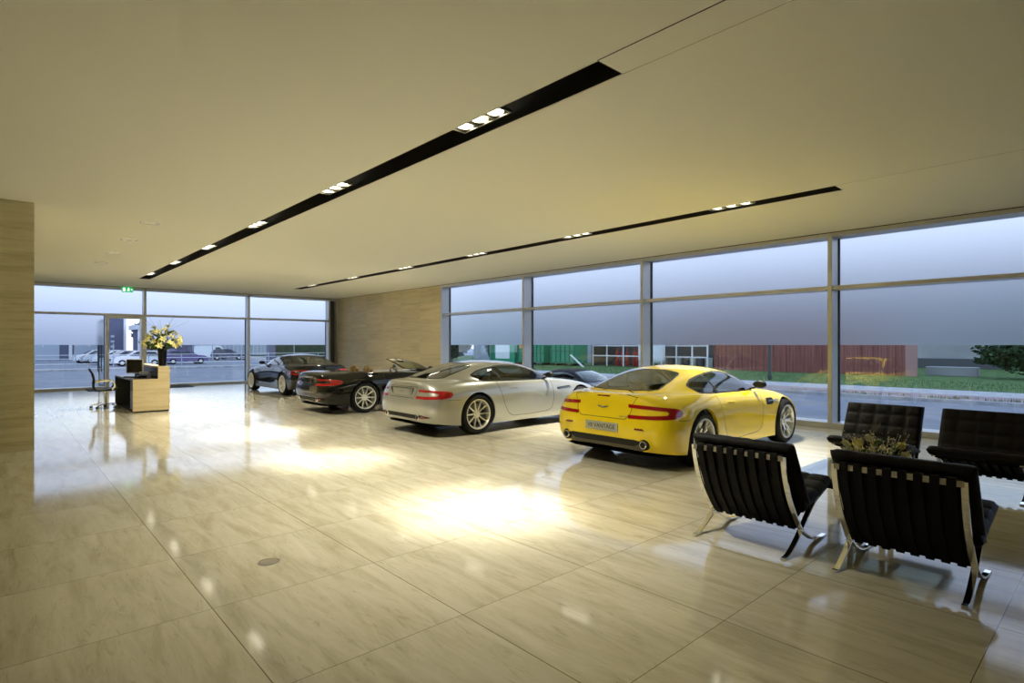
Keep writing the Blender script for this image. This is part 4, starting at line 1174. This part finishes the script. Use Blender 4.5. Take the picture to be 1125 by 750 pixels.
for s in (1, -1):
    b = bmesh.new(); tube(b, [Vector((p.x, s * .245, p.z)) for p in sp], .012, 8); obj('side_rail', b, 'black_plastic', t, smooth=True)
    b = bmesh.new(); sweep(b, smooth_path([(.12, s * .25, .46), (.17, s * .29, .55), (.12, s * .30, .66), (-.08, s * .30, .67), (-.21, s * .26, .64)], 5), [(.008, .016), (-.008, .016), (-.008, -.016), (.008, -.016)], up=Vector((0, 1, 0)))
    obj('armrest', b, 'chrome', t, smooth=40)
obj('seat_bracket', B((-.10, .10, -.24, .24, .40, .43), (-.03, .03, -.03, .03, .38, .42)), 'chrome', t, bevel=.004)
b = bmesh.new(); sweep(b, [(-.32, -.245, .955), (-.32, .245, .955)], circ(.022, 10)); obj('headrest_roll', b, 'black_plastic', t, smooth=40)
# ------------------------------------------------------------------ the four cars on show
yc = make_car('coupe', 'paint_yellow', WB=2.55, rear=.93, front=.85); yc.name = 'sports_car'
yc.location = (6.68, 4.62, 0); tag(yc, 'bright yellow two-door sports coupe parked nearest the lounge chairs', 'car')
sc_ = make_car('silver', 'paint_silver', WB=2.74, rear=1.0, front=.93, spokes=10, split=False, interior='interior_black', tail='lid', plate='none')
sc_.name = 'sports_car'; sc_.location = (6.17, 8.58, 0); tag(sc_, 'silver two-door sports coupe between the yellow car and the open black car', 'car')
oc = make_car('open', 'paint_black', WB=2.74, rear=1.0, front=.93, spokes=10, split=False, interior='interior_tan', tail='lid', plate='none', glass='screen_glass')
oc.name = 'convertible_car'; oc.location = (6.20, 12.72, 0); tag(oc, 'open black convertible with tan seats, roof folded away', 'car')
bc = copy_tree(sc_)
def repaint(o, a, b_):
    for c in o.children_recursive:
        if c.type in ('MESH', 'FONT') and any(m and m.name == a for m in c.data.materials):
            c.data = c.data.copy()
            for i, m in enumerate(c.data.materials):
                if m and m.name == a: c.data.materials[i] = MATS[b_]
repaint(bc, 'paint_silver', 'paint_dark')
bc.location = (7.38, 17.70, 0); bc.rotation_euler = (0, 0, R(91)); tag(bc, 'black closed coupe at the far end by the travertine wall', 'car')
# ---- small dark roadster out on the street
rc = make_car('street', 'paint_dark', WB=2.45, rear=.85, front=.80, sub=3, spokes=6, split=False, top_m='soft_top', glass='car_glass')
rc.name = 'roadster'; rc.location = (13.35, 12.6, GZ); rc.rotation_euler = (0, 0, R(-90)); tag(rc, 'small dark roadster with black soft top parked outside behind the silver car', 'car')
for c in list(rc.children_recursive):
    if c.name.startswith('seat') or c.name.startswith('dash'): bpy.data.objects.remove(c)
# ------------------------------------------------------------------ street side (+X)
struct(obj('ground_lot', B((-70, 170, YF + 1.0, 230, GZ - .2, GZ - .01))), label='paved yard').data.materials.append(MATS['lot_paving'])
struct(obj('road', B((-10, 24.2, -60, 100, GZ - .15, GZ))), label='asphalt street').data.materials.append(MATS['asphalt'])
struct(obj('kerb', B((24.2, 24.4, -60, 100, GZ - .1, GZ + .12))), label='pale kerb').data.materials.append(MATS['kerb_stone'])
struct(obj('pavement', B((24.4, 26.9, -60, 100, GZ - .1, GZ + .10))), label='pinkish paved footway').data.materials.append(MATS['pink_paving'])
struct(obj('cycle_path', B((26.9, 29.7, -60, 100, GZ - .1, GZ + .10))), label='grey paved strip beside the grass').data.materials.append(MATS['kerb_stone'])
struct(obj('verge', B((29.7, 62, -60, 100, GZ - .1, GZ + .12))), label='grass verge').data.materials.append(MATS['grass'])
b = bmesh.new()
for i in range(5200):
    x, y = rnd.uniform(29.9, 36), rnd.uniform(-6, 40); h_ = rnd.uniform(.05, .16); a = rnd.uniform(0, PI); w_ = .02
    q = [b.verts.new((x - w_ * math.cos(a), y - w_ * math.sin(a), GZ + .1)), b.verts.new((x + w_ * math.cos(a), y + w_ * math.sin(a), GZ + .1)), b.verts.new((x + rnd.uniform(-.04, .04), y + rnd.uniform(-.04, .04), GZ + .1 + h_))]
    b.faces.new(q)
for i in range(60):
    x, y = 25.0 + rnd.uniform(-.5, .4), rnd.uniform(-2, 12)
    for j in range(14):
        p = (x + rnd.uniform(-.15, .15), y + rnd.uniform(-.25, .25)); b.faces.new([b.verts.new((p[0] - .02, p[1], GZ + .1)), b.verts.new((p[0] + .02, p[1] + .02, GZ + .1)), b.verts.new((p[0], p[1], GZ + .2))])
tag(obj('grass_blades', b, 'grass_blade'), 'grass growing on the verge beyond the street', 'grass', kind='stuff')
GZ1 = GZ + .12
# red board fence
t = empty('board_fence', (40.3, 15, GZ1)); tag(t, 'weathered red vertical board fence beyond the street', 'fence')
b = bmesh.new(); y = 9.3 - 15
while y < 21.5 - 15:
    w_ = .135; d_ = rnd.choice((0, 0, .02)); bx(b, d_, d_ + .03, y, y + w_, 0, 3.0 + rnd.uniform(-.03, .03)); y += .148
obj('boards', b, 'red_fence', t)
obj('rail', B((.05, .12, 9.3 - 15, 21.5 - 15, .4, .5), (.05, .12, 9.3 - 15, 21.5 - 15, 2.4, 2.5)), 'red_fence', t)
obj('end_board', B((-.02, .10, 8.7 - 15, 9.3 - 15, 0, 3.0)), 'red_pale', t)
# concrete building behind with dark plinth line
t = empty('warehouse', (56, 10, GZ)); tag(t, 'pale grey concrete warehouse behind the fence and hedge', 'building')
obj('wall', B((0, 12, -40, 50, 0, 9)), 'grey_concrete', t)
obj('plinth', B((-.08, 0, -40, 50, 0, .9)), 'aluminium_dark', t)
for k in range(6): obj('door', B((-.05, 0, -14 + k * 9, -11.4 + k * 9, .9, 3.6)), 'door_grey', t)
tag(obj('concrete_block', B((42.2, 43.0, 6.2, 8.7, GZ1, GZ1 + .55)), 'grey_concrete', bevel=.03), 'low pale concrete block between the fence and the hedge', 'block')
# bushes: leaf clusters on real stems
def bush(name, x, y, z, rx, ry, rz, n, m, label, cat, group=None, leaf=.10, trunk=None):
    root = empty(name, (x, y, z)); tag(root, label, cat, group)
    b = bmesh.new()
    for i in range(n):
        while True:
            p = Vector((rnd.uniform(-1, 1), rnd.uniform(-1, 1), rnd.uniform(-1, 1)))
            if .25 < p.length < 1: break
        p *= .75 + .35 * noise.noise(p * 2.2 + Vector((x, y, 0)))
        c = Vector((p.x * rx, p.y * ry, p.z * rz)); d_ = Vector((rnd.uniform(-1, 1), rnd.uniform(-1, 1), rnd.uniform(-.3, 1))).normalized(); s = d_.cross(Vector((.3, .5, .8))).normalized()
        L_ = leaf * rnd.uniform(.7, 1.5)
        vs = [b.verts.new(c + v + Vector((0, 0, rz + (trunk or 0)))) for v in (-s * L_ * .3, -d_ * 0 + d_ * L_ * .5 - s * L_ * .35, d_ * L_ * 1.2, d_ * L_ * .5 + s * L_ * .35, s * L_ * .3)]
        b.faces.new(vs)
    obj('foliage', b, m, root)
    b = bmesh.new()
    for k in range(5):
        a = rnd.uniform(0, 2 * PI); tube(b, smooth_path([(0 + .1 * k * .3, 0, 0), (.1 * math.cos(a), .1 * math.sin(a), (trunk or 0) + .3 * rz), (rx * .5 * math.cos(a), ry * .5 * math.sin(a), (trunk or 0) + 1.2 * rz)], 4), .03 if not trunk else .12, 6, scale=None)
    obj('stem' if not trunk else 'trunk', b, 'bark', root)
    return root
bush('hedge', 41.2, 3.2, GZ1, 1.6, 3.7, 1.25, 9000, 'hedge_leaf', 'dense green hedge beyond the grass at the right edge', 'hedge', leaf=.16)
bush('hedge', 41.4, -3.6, GZ1, 1.6, 3.6, 1.3, 5000, 'hedge_leaf', 'green hedge mostly outside the photo at the right', 'hedge', leaf=.16)
# lamp post
t = empty('lamp_post', (30.5, 13.15, GZ + .1)); tag(t, 'dark green round post on the grass edge in front of the red fence', 'post')
b = bmesh.new(); lathe(b, [(.11, 0), (.11, .25), (.075, .35), (.06, 5.5)], 16); obj('pole', b, 'post_green', t, smooth=40)
b = bmesh.new(); sweep(b, smooth_path([(0, 0, 5.5), (-.4, 0, 5.9), (-1.1, 0, 6.0)], 5), circ(.04, 8)); bx(b, -1.6, -1.0, -.12, .12, 5.95, 6.08); obj('lamp_arm', b, 'post_green', t)
# open gas store
t = empty('gas_store', (40.3, 28, GZ1)); tag(t, 'open steel framed gas store with shelves beyond the street', 'shed')
b = bmesh.new()
for y in (-5.9, -4.6, -3.2, -1.6, .2, 2.0, 3.8, 5.4):
    bx(b, -.04, .04, y - .05, y + .05, 0, 3.2)
obj('frame', b, 'white_paint', t)
obj('rail', B((-.05, .05, -5.9, 5.4, .85, .95), (-.05, .05, -5.9, 5.4, 1.75, 1.83), (-.05, .05, -5.9, 5.4, 3.1, 3.2)), 'white_paint', t)
obj('back_wall', B((2.4, 2.5, -6, 5.6, 0, 3.2), (0, 2.5, 5.5, 5.6, 0, 3.2)), 'aluminium_dark', t)
obj('roof', B((-.3, 2.6, -6.1, 5.7, 3.2, 3.3)), 'roof_pale', t)
for k, (y, x) in enumerate(((27.05, 39.2), (25.7, 39.2))):
    b = bmesh.new()
    lathe(b, [(.0005, .35), (.30, .38), (.47, .55), (.50, .75), (.50, 1.2), (.515, 1.21), (.515, 1.25), (.50, 1.26), (.50, 1.8), (.515, 1.81), (.515, 1.85), (.5, 1.86), (.50, 2.4), (.44, 2.62), (.25, 2.75), (.0005, 2.8)], 28)
    for a in (0, 2.1, 4.2): bx(b, .42 * math.cos(a) - .04, .42 * math.cos(a) + .04, .42 * math.sin(a) - .04, .42 * math.sin(a) + .04, 0, .7)
    o = obj('gas_tank', b, 'white_paint', loc=(x, y, GZ1), smooth=40)
    tag(o, ('left' if k == 0 else 'right') + ' one of two upright white gas tanks by the steel store', 'tank', 'upright white gas tanks')
for k, (x, y) in enumerate(((41.0, 31.2), (41.1, 30.7), (41.0, 30.1), (41.2, 29.5), (41.0, 29.0))):
    b = bmesh.new(); lathe(b, [(.0005, 0), (.13, 0), (.14, .05), (.14, 1.1), (.11, 1.28), (.05, 1.34), (.05, 1.42), (.07, 1.43), (.07, 1.55), (.0005, 1.56)], 16)
    tag(obj('gas_bottle', b, 'hydrant_red', loc=(x, y, GZ1), smooth=40), 'red gas bottle standing inside the open steel store', 'gas bottle', 'red gas bottles in the store')
for k in range(9):
    b = bmesh.new(); lathe(b, [(.0005, 0), (.28, 0), (.29, .02), (.29, .45), (.275, .47), (.275, .50), (.29, .52), (.29, .85), (.0005, .87)], 18)
    tag(obj('steel_drum', b, 'aluminium_dark' if k % 2 else 'silver_plastic', loc=(41.4, 22.6 + k * .66, GZ1), smooth=30), 'steel drum standing in the right half of the open store', 'drum', 'steel drums in the store')
# green skips
def skip(x, y, L_, h_, label, sign=None, ang=0):
    t = empty('skip', (x, y, GZ1), ang); tag(t, label, 'container', 'green containers across the street')
    b = bmesh.new(); prism(b, [(-L_ / 2, .2), (L_ / 2, .2), (L_ / 2, h_), (-L_ / 2, h_)], -1.1, 1.1, 'X'); obj('tub', b, 'skip_green', t, bevel=.02)
    b = bmesh.new()
    for i in range(int(L_ / .5) + 1): bx(b, -1.17, -1.1, -L_ / 2 + i * .5 - .05, -L_ / 2 + i * .5 + .05, .2, h_)
    bx(b, -1.19, -1.1, -L_ / 2, L_ / 2, h_ - .14, h_); bx(b, -1.19, -1.1, -L_ / 2, L_ / 2, .2, .34); bx(b, -1.16, -1.1, -L_ / 2, L_ / 2, h_ * .5, h_ * .5 + .1)
    obj('ribs', b, 'skip_green_dark', t)
    for s in (-1, 1):
        b = bmesh.new(); lathe(b, [(.0005, -.9), (.12, -.9), (.12, .9), (.0005, .9)], 14, 'X', M=Matrix.Translation((0, s * (L_ / 2 - .4), .12))); obj('roller', b, 'hub_dark', t)
    if sign: obj('sign_plate', B((-1.21, -1.19, *sign)), 'sign_orange', t)
    return t
skip(38.5, 38.6, 3.6, 2.1, 'green steel skip with an orange plate across the street', (.6, 1.5, 1.55, 1.85))
skip(38.7, 34.9, 2.6, 2.5, 'green roll-off skip right of the one with the orange plate', None, R(8))
t = empty('green_container', (38.6, 42.8, GZ1)); tag(t, 'green container with a white door panel seen beside the window post', 'container')
obj('shell', B((-1.2, 1.2, -1.9, 1.9, .1, 2.6)), 'skip_green', t, bevel=.02)
obj('door_panel', B((-1.24, -1.2, -1.2, .9, .5, 1.9)), 'sign_white', t); obj('door_panel', B((-1.24, -1.2, 1.1, 1.7, .3, 2.4)), 'skip_green_dark', t)
tag(obj('skip_ramp', B((0, .12, -1.6, 1.6, 0, .10)), 'sign_white', loc=(36.6, 31.6, GZ1 + .05), rot=(R(35), 0, 0)), 'white bar leaning beside the green roll-off skip', 'bar')
t = empty('yard_wall', (46, 46, GZ1)); tag(t, 'pale render wall panel between dark bushes across the street', 'wall panel')
obj('panel', B((-.15, .15, -14, 12, 0, 4)), 'cladding_grey', t); obj('coping', B((-.2, .2, -14, 12, 4, 4.1)), 'roof_pale', t)
bush('bush', 38.0, 52.0, GZ1, 2.0, 3.4, 1.7, 6000, 'dark_leaf', 'dark leafy bush left of the pale wall, seen above the silver car', 'bush', leaf=.22)
bush('bush', 39.0, 45.9, GZ1, 1.2, 1.0, 1.6, 2200, 'dark_leaf', 'small dark bush beside the green container', 'bush', leaf=.2)
# ------------------------------------------------------------------ far side (+Y): street, railing, car park
struct(obj('far_kerb', B((-40, 60, 54.2, 54.6, GZ - .1, GZ + .13)), 'kerb_stone'), label='kerb of the car park')
struct(obj('far_footway', B((-40, 60, 54.6, 57.0, GZ - .1, GZ + .1)), 'kerb_stone'), label='footway of the car park')
t = empty('railing', (0, 57, GZ + .1)); tag(t, 'low grey metal railing in front of the car park', 'railing')
b = bmesh.new()
for z in (.35, .75, 1.05): bx(b, -8, 30, -.02, .02, z, z + .04)
obj('rails', b, 'white_paint', t)
for i in range(16): obj('post', B((-8 + i * 2.5, -7.93 + i * 2.5, -.035, .035, 0, 1.12 if i % 3 else 2.0)), 'cladding_grey', t)
def hatch(name, x, y, rz, m, label, group=None, zs=1.16, van=False):
    t = empty(name, (x, y, GZ), rz); tag(t, label, 'car' if not van else 'van', group)
    if van: out = [(-2.2, .35), (-2.25, .9), (-2.2, 1.75), (-2.05, 1.88), (.7, 1.9), (1.0, 1.84), (1.55, 1.25), (2.2, 1.05), (2.35, .75), (2.35, .35)]
    else: out = [(-1.95, .3), (-2.02, .7), (-1.9, .98), (-1.55, 1.38), (-1.2, 1.45), (.1, 1.45), (.35, 1.40), (1.0, .98), (1.75, .86), (2.0, .66), (2.02, .3)]
    b = bmesh.new(); secs = ((0, 1.), (.55, 1.), (.80, .97), (.88, .80))
    ring = lambda s, f: [b.verts.new((x_ * (1 if f > .9 else .985), s * (.80 if z_ > 1.05 and True else 1.) * 1, z_ if z_ < .9 or f > .9 else z_ * (.97 if f > .85 else .60))) for x_, z_ in out]
    rows = []
    for s, f in [(-.88, .8), (-.84, .97), (-.5, 1.), (0, 1.), (.5, 1.), (.84, .97), (.88, .8)]:
        rows.append([b.verts.new((x_, s * (.86 if z_ > 1.05 else 1.), z_ if (f > .9 or z_ < .95) else .95)) for x_, z_ in out])
    for i in range(len(rows) - 1):
        for j in range(len(out) - 1): b.faces.new((rows[i][j], rows[i][j + 1], rows[i + 1][j + 1], rows[i + 1][j]))
    for r_ in (rows[0][::-1], rows[-1]): b.faces.new(r_)
    obj('body', b, m, t, smooth=35)
    # windows
    b = bmesh.new(); top = 1.40 if not van else 1.75
    for s in (1, -1):
        y0, y1 = s * .868, s * .735
        if van: segs = [[(.35, 1.15), (.35, 1.65), (.85, 1.66), (1.35, 1.2)]]
        else: segs = [[(-1.55, 1.0), (-1.35, 1.33), (-.55, 1.36), (-.5, 1.0)], [(-.42, 1.0), (-.45, 1.36), (.12, 1.36), (.75, 1.0)]]
        for sg in segs:
            b.faces.new([b.verts.new((x_, s * (.885 if not van else .80) - s * .0 if z_ < 1.05 else s * .765, z_)) for x_, z_ in sg])
    if not van: b.faces.new([b.verts.new(c) for c in ((.42, -.66, 1.39), (.42, .66, 1.39), (.98, .70, 1.02), (.98, -.70, 1.02))]); b.faces.new([b.verts.new(c) for c in ((-1.6, -.62, 1.38), (-1.6, .62, 1.38), (-1.90, .66, 1.03), (-1.90, -.66, 1.03))])
    else: b.faces.new([b.verts.new(c) for c in ((1.05, -.66, 1.81), (1.05, .66, 1.81), (1.55, .70, 1.29), (1.55, -.70, 1.29))])
    obj('windows', b, 'dark_window', t)
    for wx in ((-1.25, 1.30) if not van else (-1.4, 1.45)):
        for s in (1, -1):
            b = bmesh.new(); lathe(b, [(.0005, -.09), (.30, -.09), (.31, -.06), (.31, .06), (.30, .09), (.0005, .09)], 20, 'Y', M=Matrix.Translation((wx, s * .80, .31)))
            w_ = obj('wheel', b, 'tyre', t, smooth=30)
            b = bmesh.new(); lathe(b, [(.0005, s * .095), (.15, s * .095), (.16, s * .09)], 16, 'Y', M=Matrix.Translation((wx, s * .80, .31))); obj('hub_cap', b, 'alloy', w_)
    b = bmesh.new()
    for s in (1, -1): bx(b, 1.96 if not van else 2.25, 2.02 if not van else 2.36, s * .62 - .14, s * .62 + .14, .62 if not van else .8, .74 if not van else .95)
    obj('headlight', b, 'headlamp', t)
    return t
hatch('parked_car', 9.75, 63.6, R(178), 'van_white', 'white estate car broadside behind the railing, seen through the doorway')
for k, (x, y) in enumerate(((7.84, 77), (8.34, 74), (8.85, 71), (9.3, 68))):
    hatch('parked_car', x, y, R(184), ('van_white', 'hatch_silver', 'van_white', 'hatch_silver')[k], ('farthest', 'second farthest', 'second nearest', 'nearest')[k] + ' of the four pale cars parked in a row left of the doorway', 'row of pale parked cars')
hatch('parked_car', 14.3, 66.5, R(2), 'hatch_violet', 'dark violet car parked right of the flower vase')
hatch('parked_car', 14.9, 76.0, R(8), 'hatch_silver', 'pale car half hidden behind the violet one')
hatch('parked_car', 22.2, 80.0, R(-12), 'hatch_navy', 'dark blue car standing in front of the white van')
hatch('delivery_van', 21.6, 85, R(-8), 'van_white', 'white delivery van at the back of the car park', van=True)
# buildings
t = empty('workshop_building', (0, 97, GZ)); tag(t, 'blue grey workshop hall with roller doors behind the parked cars', 'building')
obj('wall', B((-30, 11.1, 0, 14, 0, 6.2)), 'cladding_blue', t)
for x0 in (-7, 2.6, 7.55):
    f = obj('roller_door', B((x0, x0 + 3.4, -.1, 0, 0, 4.2)), 'door_grey', t)
    b = bmesh.new()
    for z in (2.2, 2.9, 3.6): bx(b, x0 + .15, x0 + 3.25, -.13, -.10, z, z + .34)
    obj('door_window', b, 'dark_window', f)
    obj('door_post', B((x0 + 1.65, x0 + 1.75, -.15, -.1, 1.7, 4.2)), 'white_paint', t)
for x0 in (1.6, 7.0): obj('pilaster', B((x0, x0 + .35, -.25, 0, 0, 6.2)), 'white_paint', t)
t = empty('tower_building', (11.6, 94, GZ)); tag(t, 'dark violet grey block with a pale corner strip seen through the doorway', 'building')
obj('wall', B((-.4, 1.4, 0, 10, 0, 5.7)), 'cladding_blue', t); obj('parapet', B((-.4, 1.5, -.1, 10, 5.7, 6.1)), 'roof_pale', t)
obj('corner_strip', B((1.15, 1.45, -.15, 0, 0, 5.7)), 'white_paint', t)
for z in (1.6, 2.3, 3.0): obj('slat', B((-.3, .1, -.05, 0, z, z + .3)), 'door_grey', t)
t = empty('canopy_building', (15.9, 88, GZ)); tag(t, 'low building with a pale flat roof below the tree', 'building')
obj('roof', B((-2.7, 4.2, -1, 5, 4.0, 4.6)), 'roof_pale', t); obj('wall', B((-2.2, 4.2, 1, 5, 0, 4.0)), 'cladding_blue', t); obj('column', B((-2.5, -2.3, -.8, -.6, 0, 4.0)), 'white_paint', t)
bush('tree', 14.6, 84.0, GZ, 1.7, 1.5, 1.2, 3500, 'dark_leaf', 'dark round tree in front of the pale roofed building', 'tree', leaf=.32, trunk=1.2)
bush('tree', 16.4, 99.0, GZ, 2.0, 1.9, 1.9, 3500, 'dark_leaf', 'tree crown showing above the pale flat roof', 'tree', leaf=.4, trunk=2.0)
t = empty('clad_hall', (28, 100, GZ)); tag(t, 'long pale ribbed metal hall behind the white van', 'building')
obj('wall', B((-7.5, 40, 0, 8, 0, 6)), 'cladding_grey', t)
b = bmesh.new(); x = -7.5
while x < 30: bx(b, x, x + .18, -.09, 0, .3, 6); x += .62
obj('ribs', b, 'door_grey', t)
obj('plinth', B((-7.5, 40, -.12, 0, 0, .3)), 'aluminium_dark', t)
t = empty('dark_container', (20.3, 57.5, GZ + .1)); tag(t, 'dark green container with a red edge, seen over the roof of the far black car', 'container')
obj('shell', B((0, 7, 0, 2.4, 0, 2.6)), 'cladding_blue', t); obj('side_panel', B((.1, 6.6, -.03, 0, .1, 2.5)), 'dark_leaf', t); obj('edge', B((6.75, 6.95, -.05, 0, 0, 2.6)), 'hydrant_red', t)
# ------------------------------------------------------------------ sky, camera, view
w = bpy.data.worlds.new('sky'); scene.world = w; w.use_nodes = True; t = w.node_tree; t.nodes.clear()
o = node(t, 'ShaderNodeOutputWorld'); bg = node(t, 'ShaderNodeBackground'); tc = node(t, 'ShaderNodeTexCoord'); sp = node(t, 'ShaderNodeSeparateXYZ')
t.links.new(tc.outputs['Generated'], sp.inputs[0])
c = ramp(t, sp.outputs['Z'], [(0., SKY[0]), (.12, SKY[1]), (.5, SKY[2]), (1., SKY[3])])
# soft cloud mottling
n = node(t, 'ShaderNodeTexNoise'); n.inputs['Scale'].default_value = 2.2; n.inputs['Detail'].default_value = 4; t.links.new(tc.outputs['Generated'], n.inputs['Vector'])
mx = node(t, 'ShaderNodeMix', data_type='RGBA', blend_type='MULTIPLY'); mx.inputs['Factor'].default_value = 1
t.links.new(c, mx.inputs['A']); t.links.new(ramp(t, n.outputs['Fac'], [(.3, (.85, .87, .9)), (.7, (1.08, 1.06, 1.03))]), mx.inputs['B'])
t.links.new(mx.outputs['Result'], bg.inputs['Color']); bg.inputs['Strength'].default_value = SKY_E; t.links.new(bg.outputs[0], o.inputs[0])
# unseen fill lamp added out of view to lift the foreground
for (x, y, e) in FILL_LAMPS:
    l = bpy.data.lights.new('fill_lamp', 'AREA'); l.shape = 'DISK'; l.size = .5; l.energy = e; l.color = LCOL
    q = bpy.data.objects.new('fill_lamp', l); link(q); q.location = (x, y, H - .03)
for x, y in ((1.92, 11.38), (1.92, 13.47), (1.92, 15.56), (1.92, 17.65)):
    l = bpy.data.lights.new('round_spot', 'SPOT'); l.energy = 25; l.color = LCOL; l.spot_size = R(70); l.spot_blend = 1; l.shadow_soft_size = .06
    q = bpy.data.objects.new('round_spot', l); link(q); q.location = (x, y, H - .02)
cam = bpy.data.cameras.new('camera'); co = bpy.data.objects.new('camera', cam); link(co)
co.location = (0, 0, 1.55); co.rotation_euler = (R(90), 0, R(-42.2)); cam.sensor_width = 36; cam.lens = 36 * 621.6 / 1125; cam.shift_y = 3.6 / 1125; cam.clip_end = 500
scene.camera = co
vs = scene.view_settings; vs.view_transform = 'Standard'; vs.look = 'None'; vs.exposure = EXPOSURE; vs.gamma = 1; vs.use_curve_mapping = False
cy = scene.cycles; cy.use_denoising = True; cy.denoiser = 'OPENIMAGEDENOISE'; cy.max_bounces = 10; cy.diffuse_bounces = 5; cy.glossy_bounces = 5; cy.transmission_bounces = 8; cy.transparent_max_bounces = 16
cy.sample_clamp_indirect = 6; cy.caustics_reflective = False; cy.caustics_refractive = False; cy.use_light_tree = True
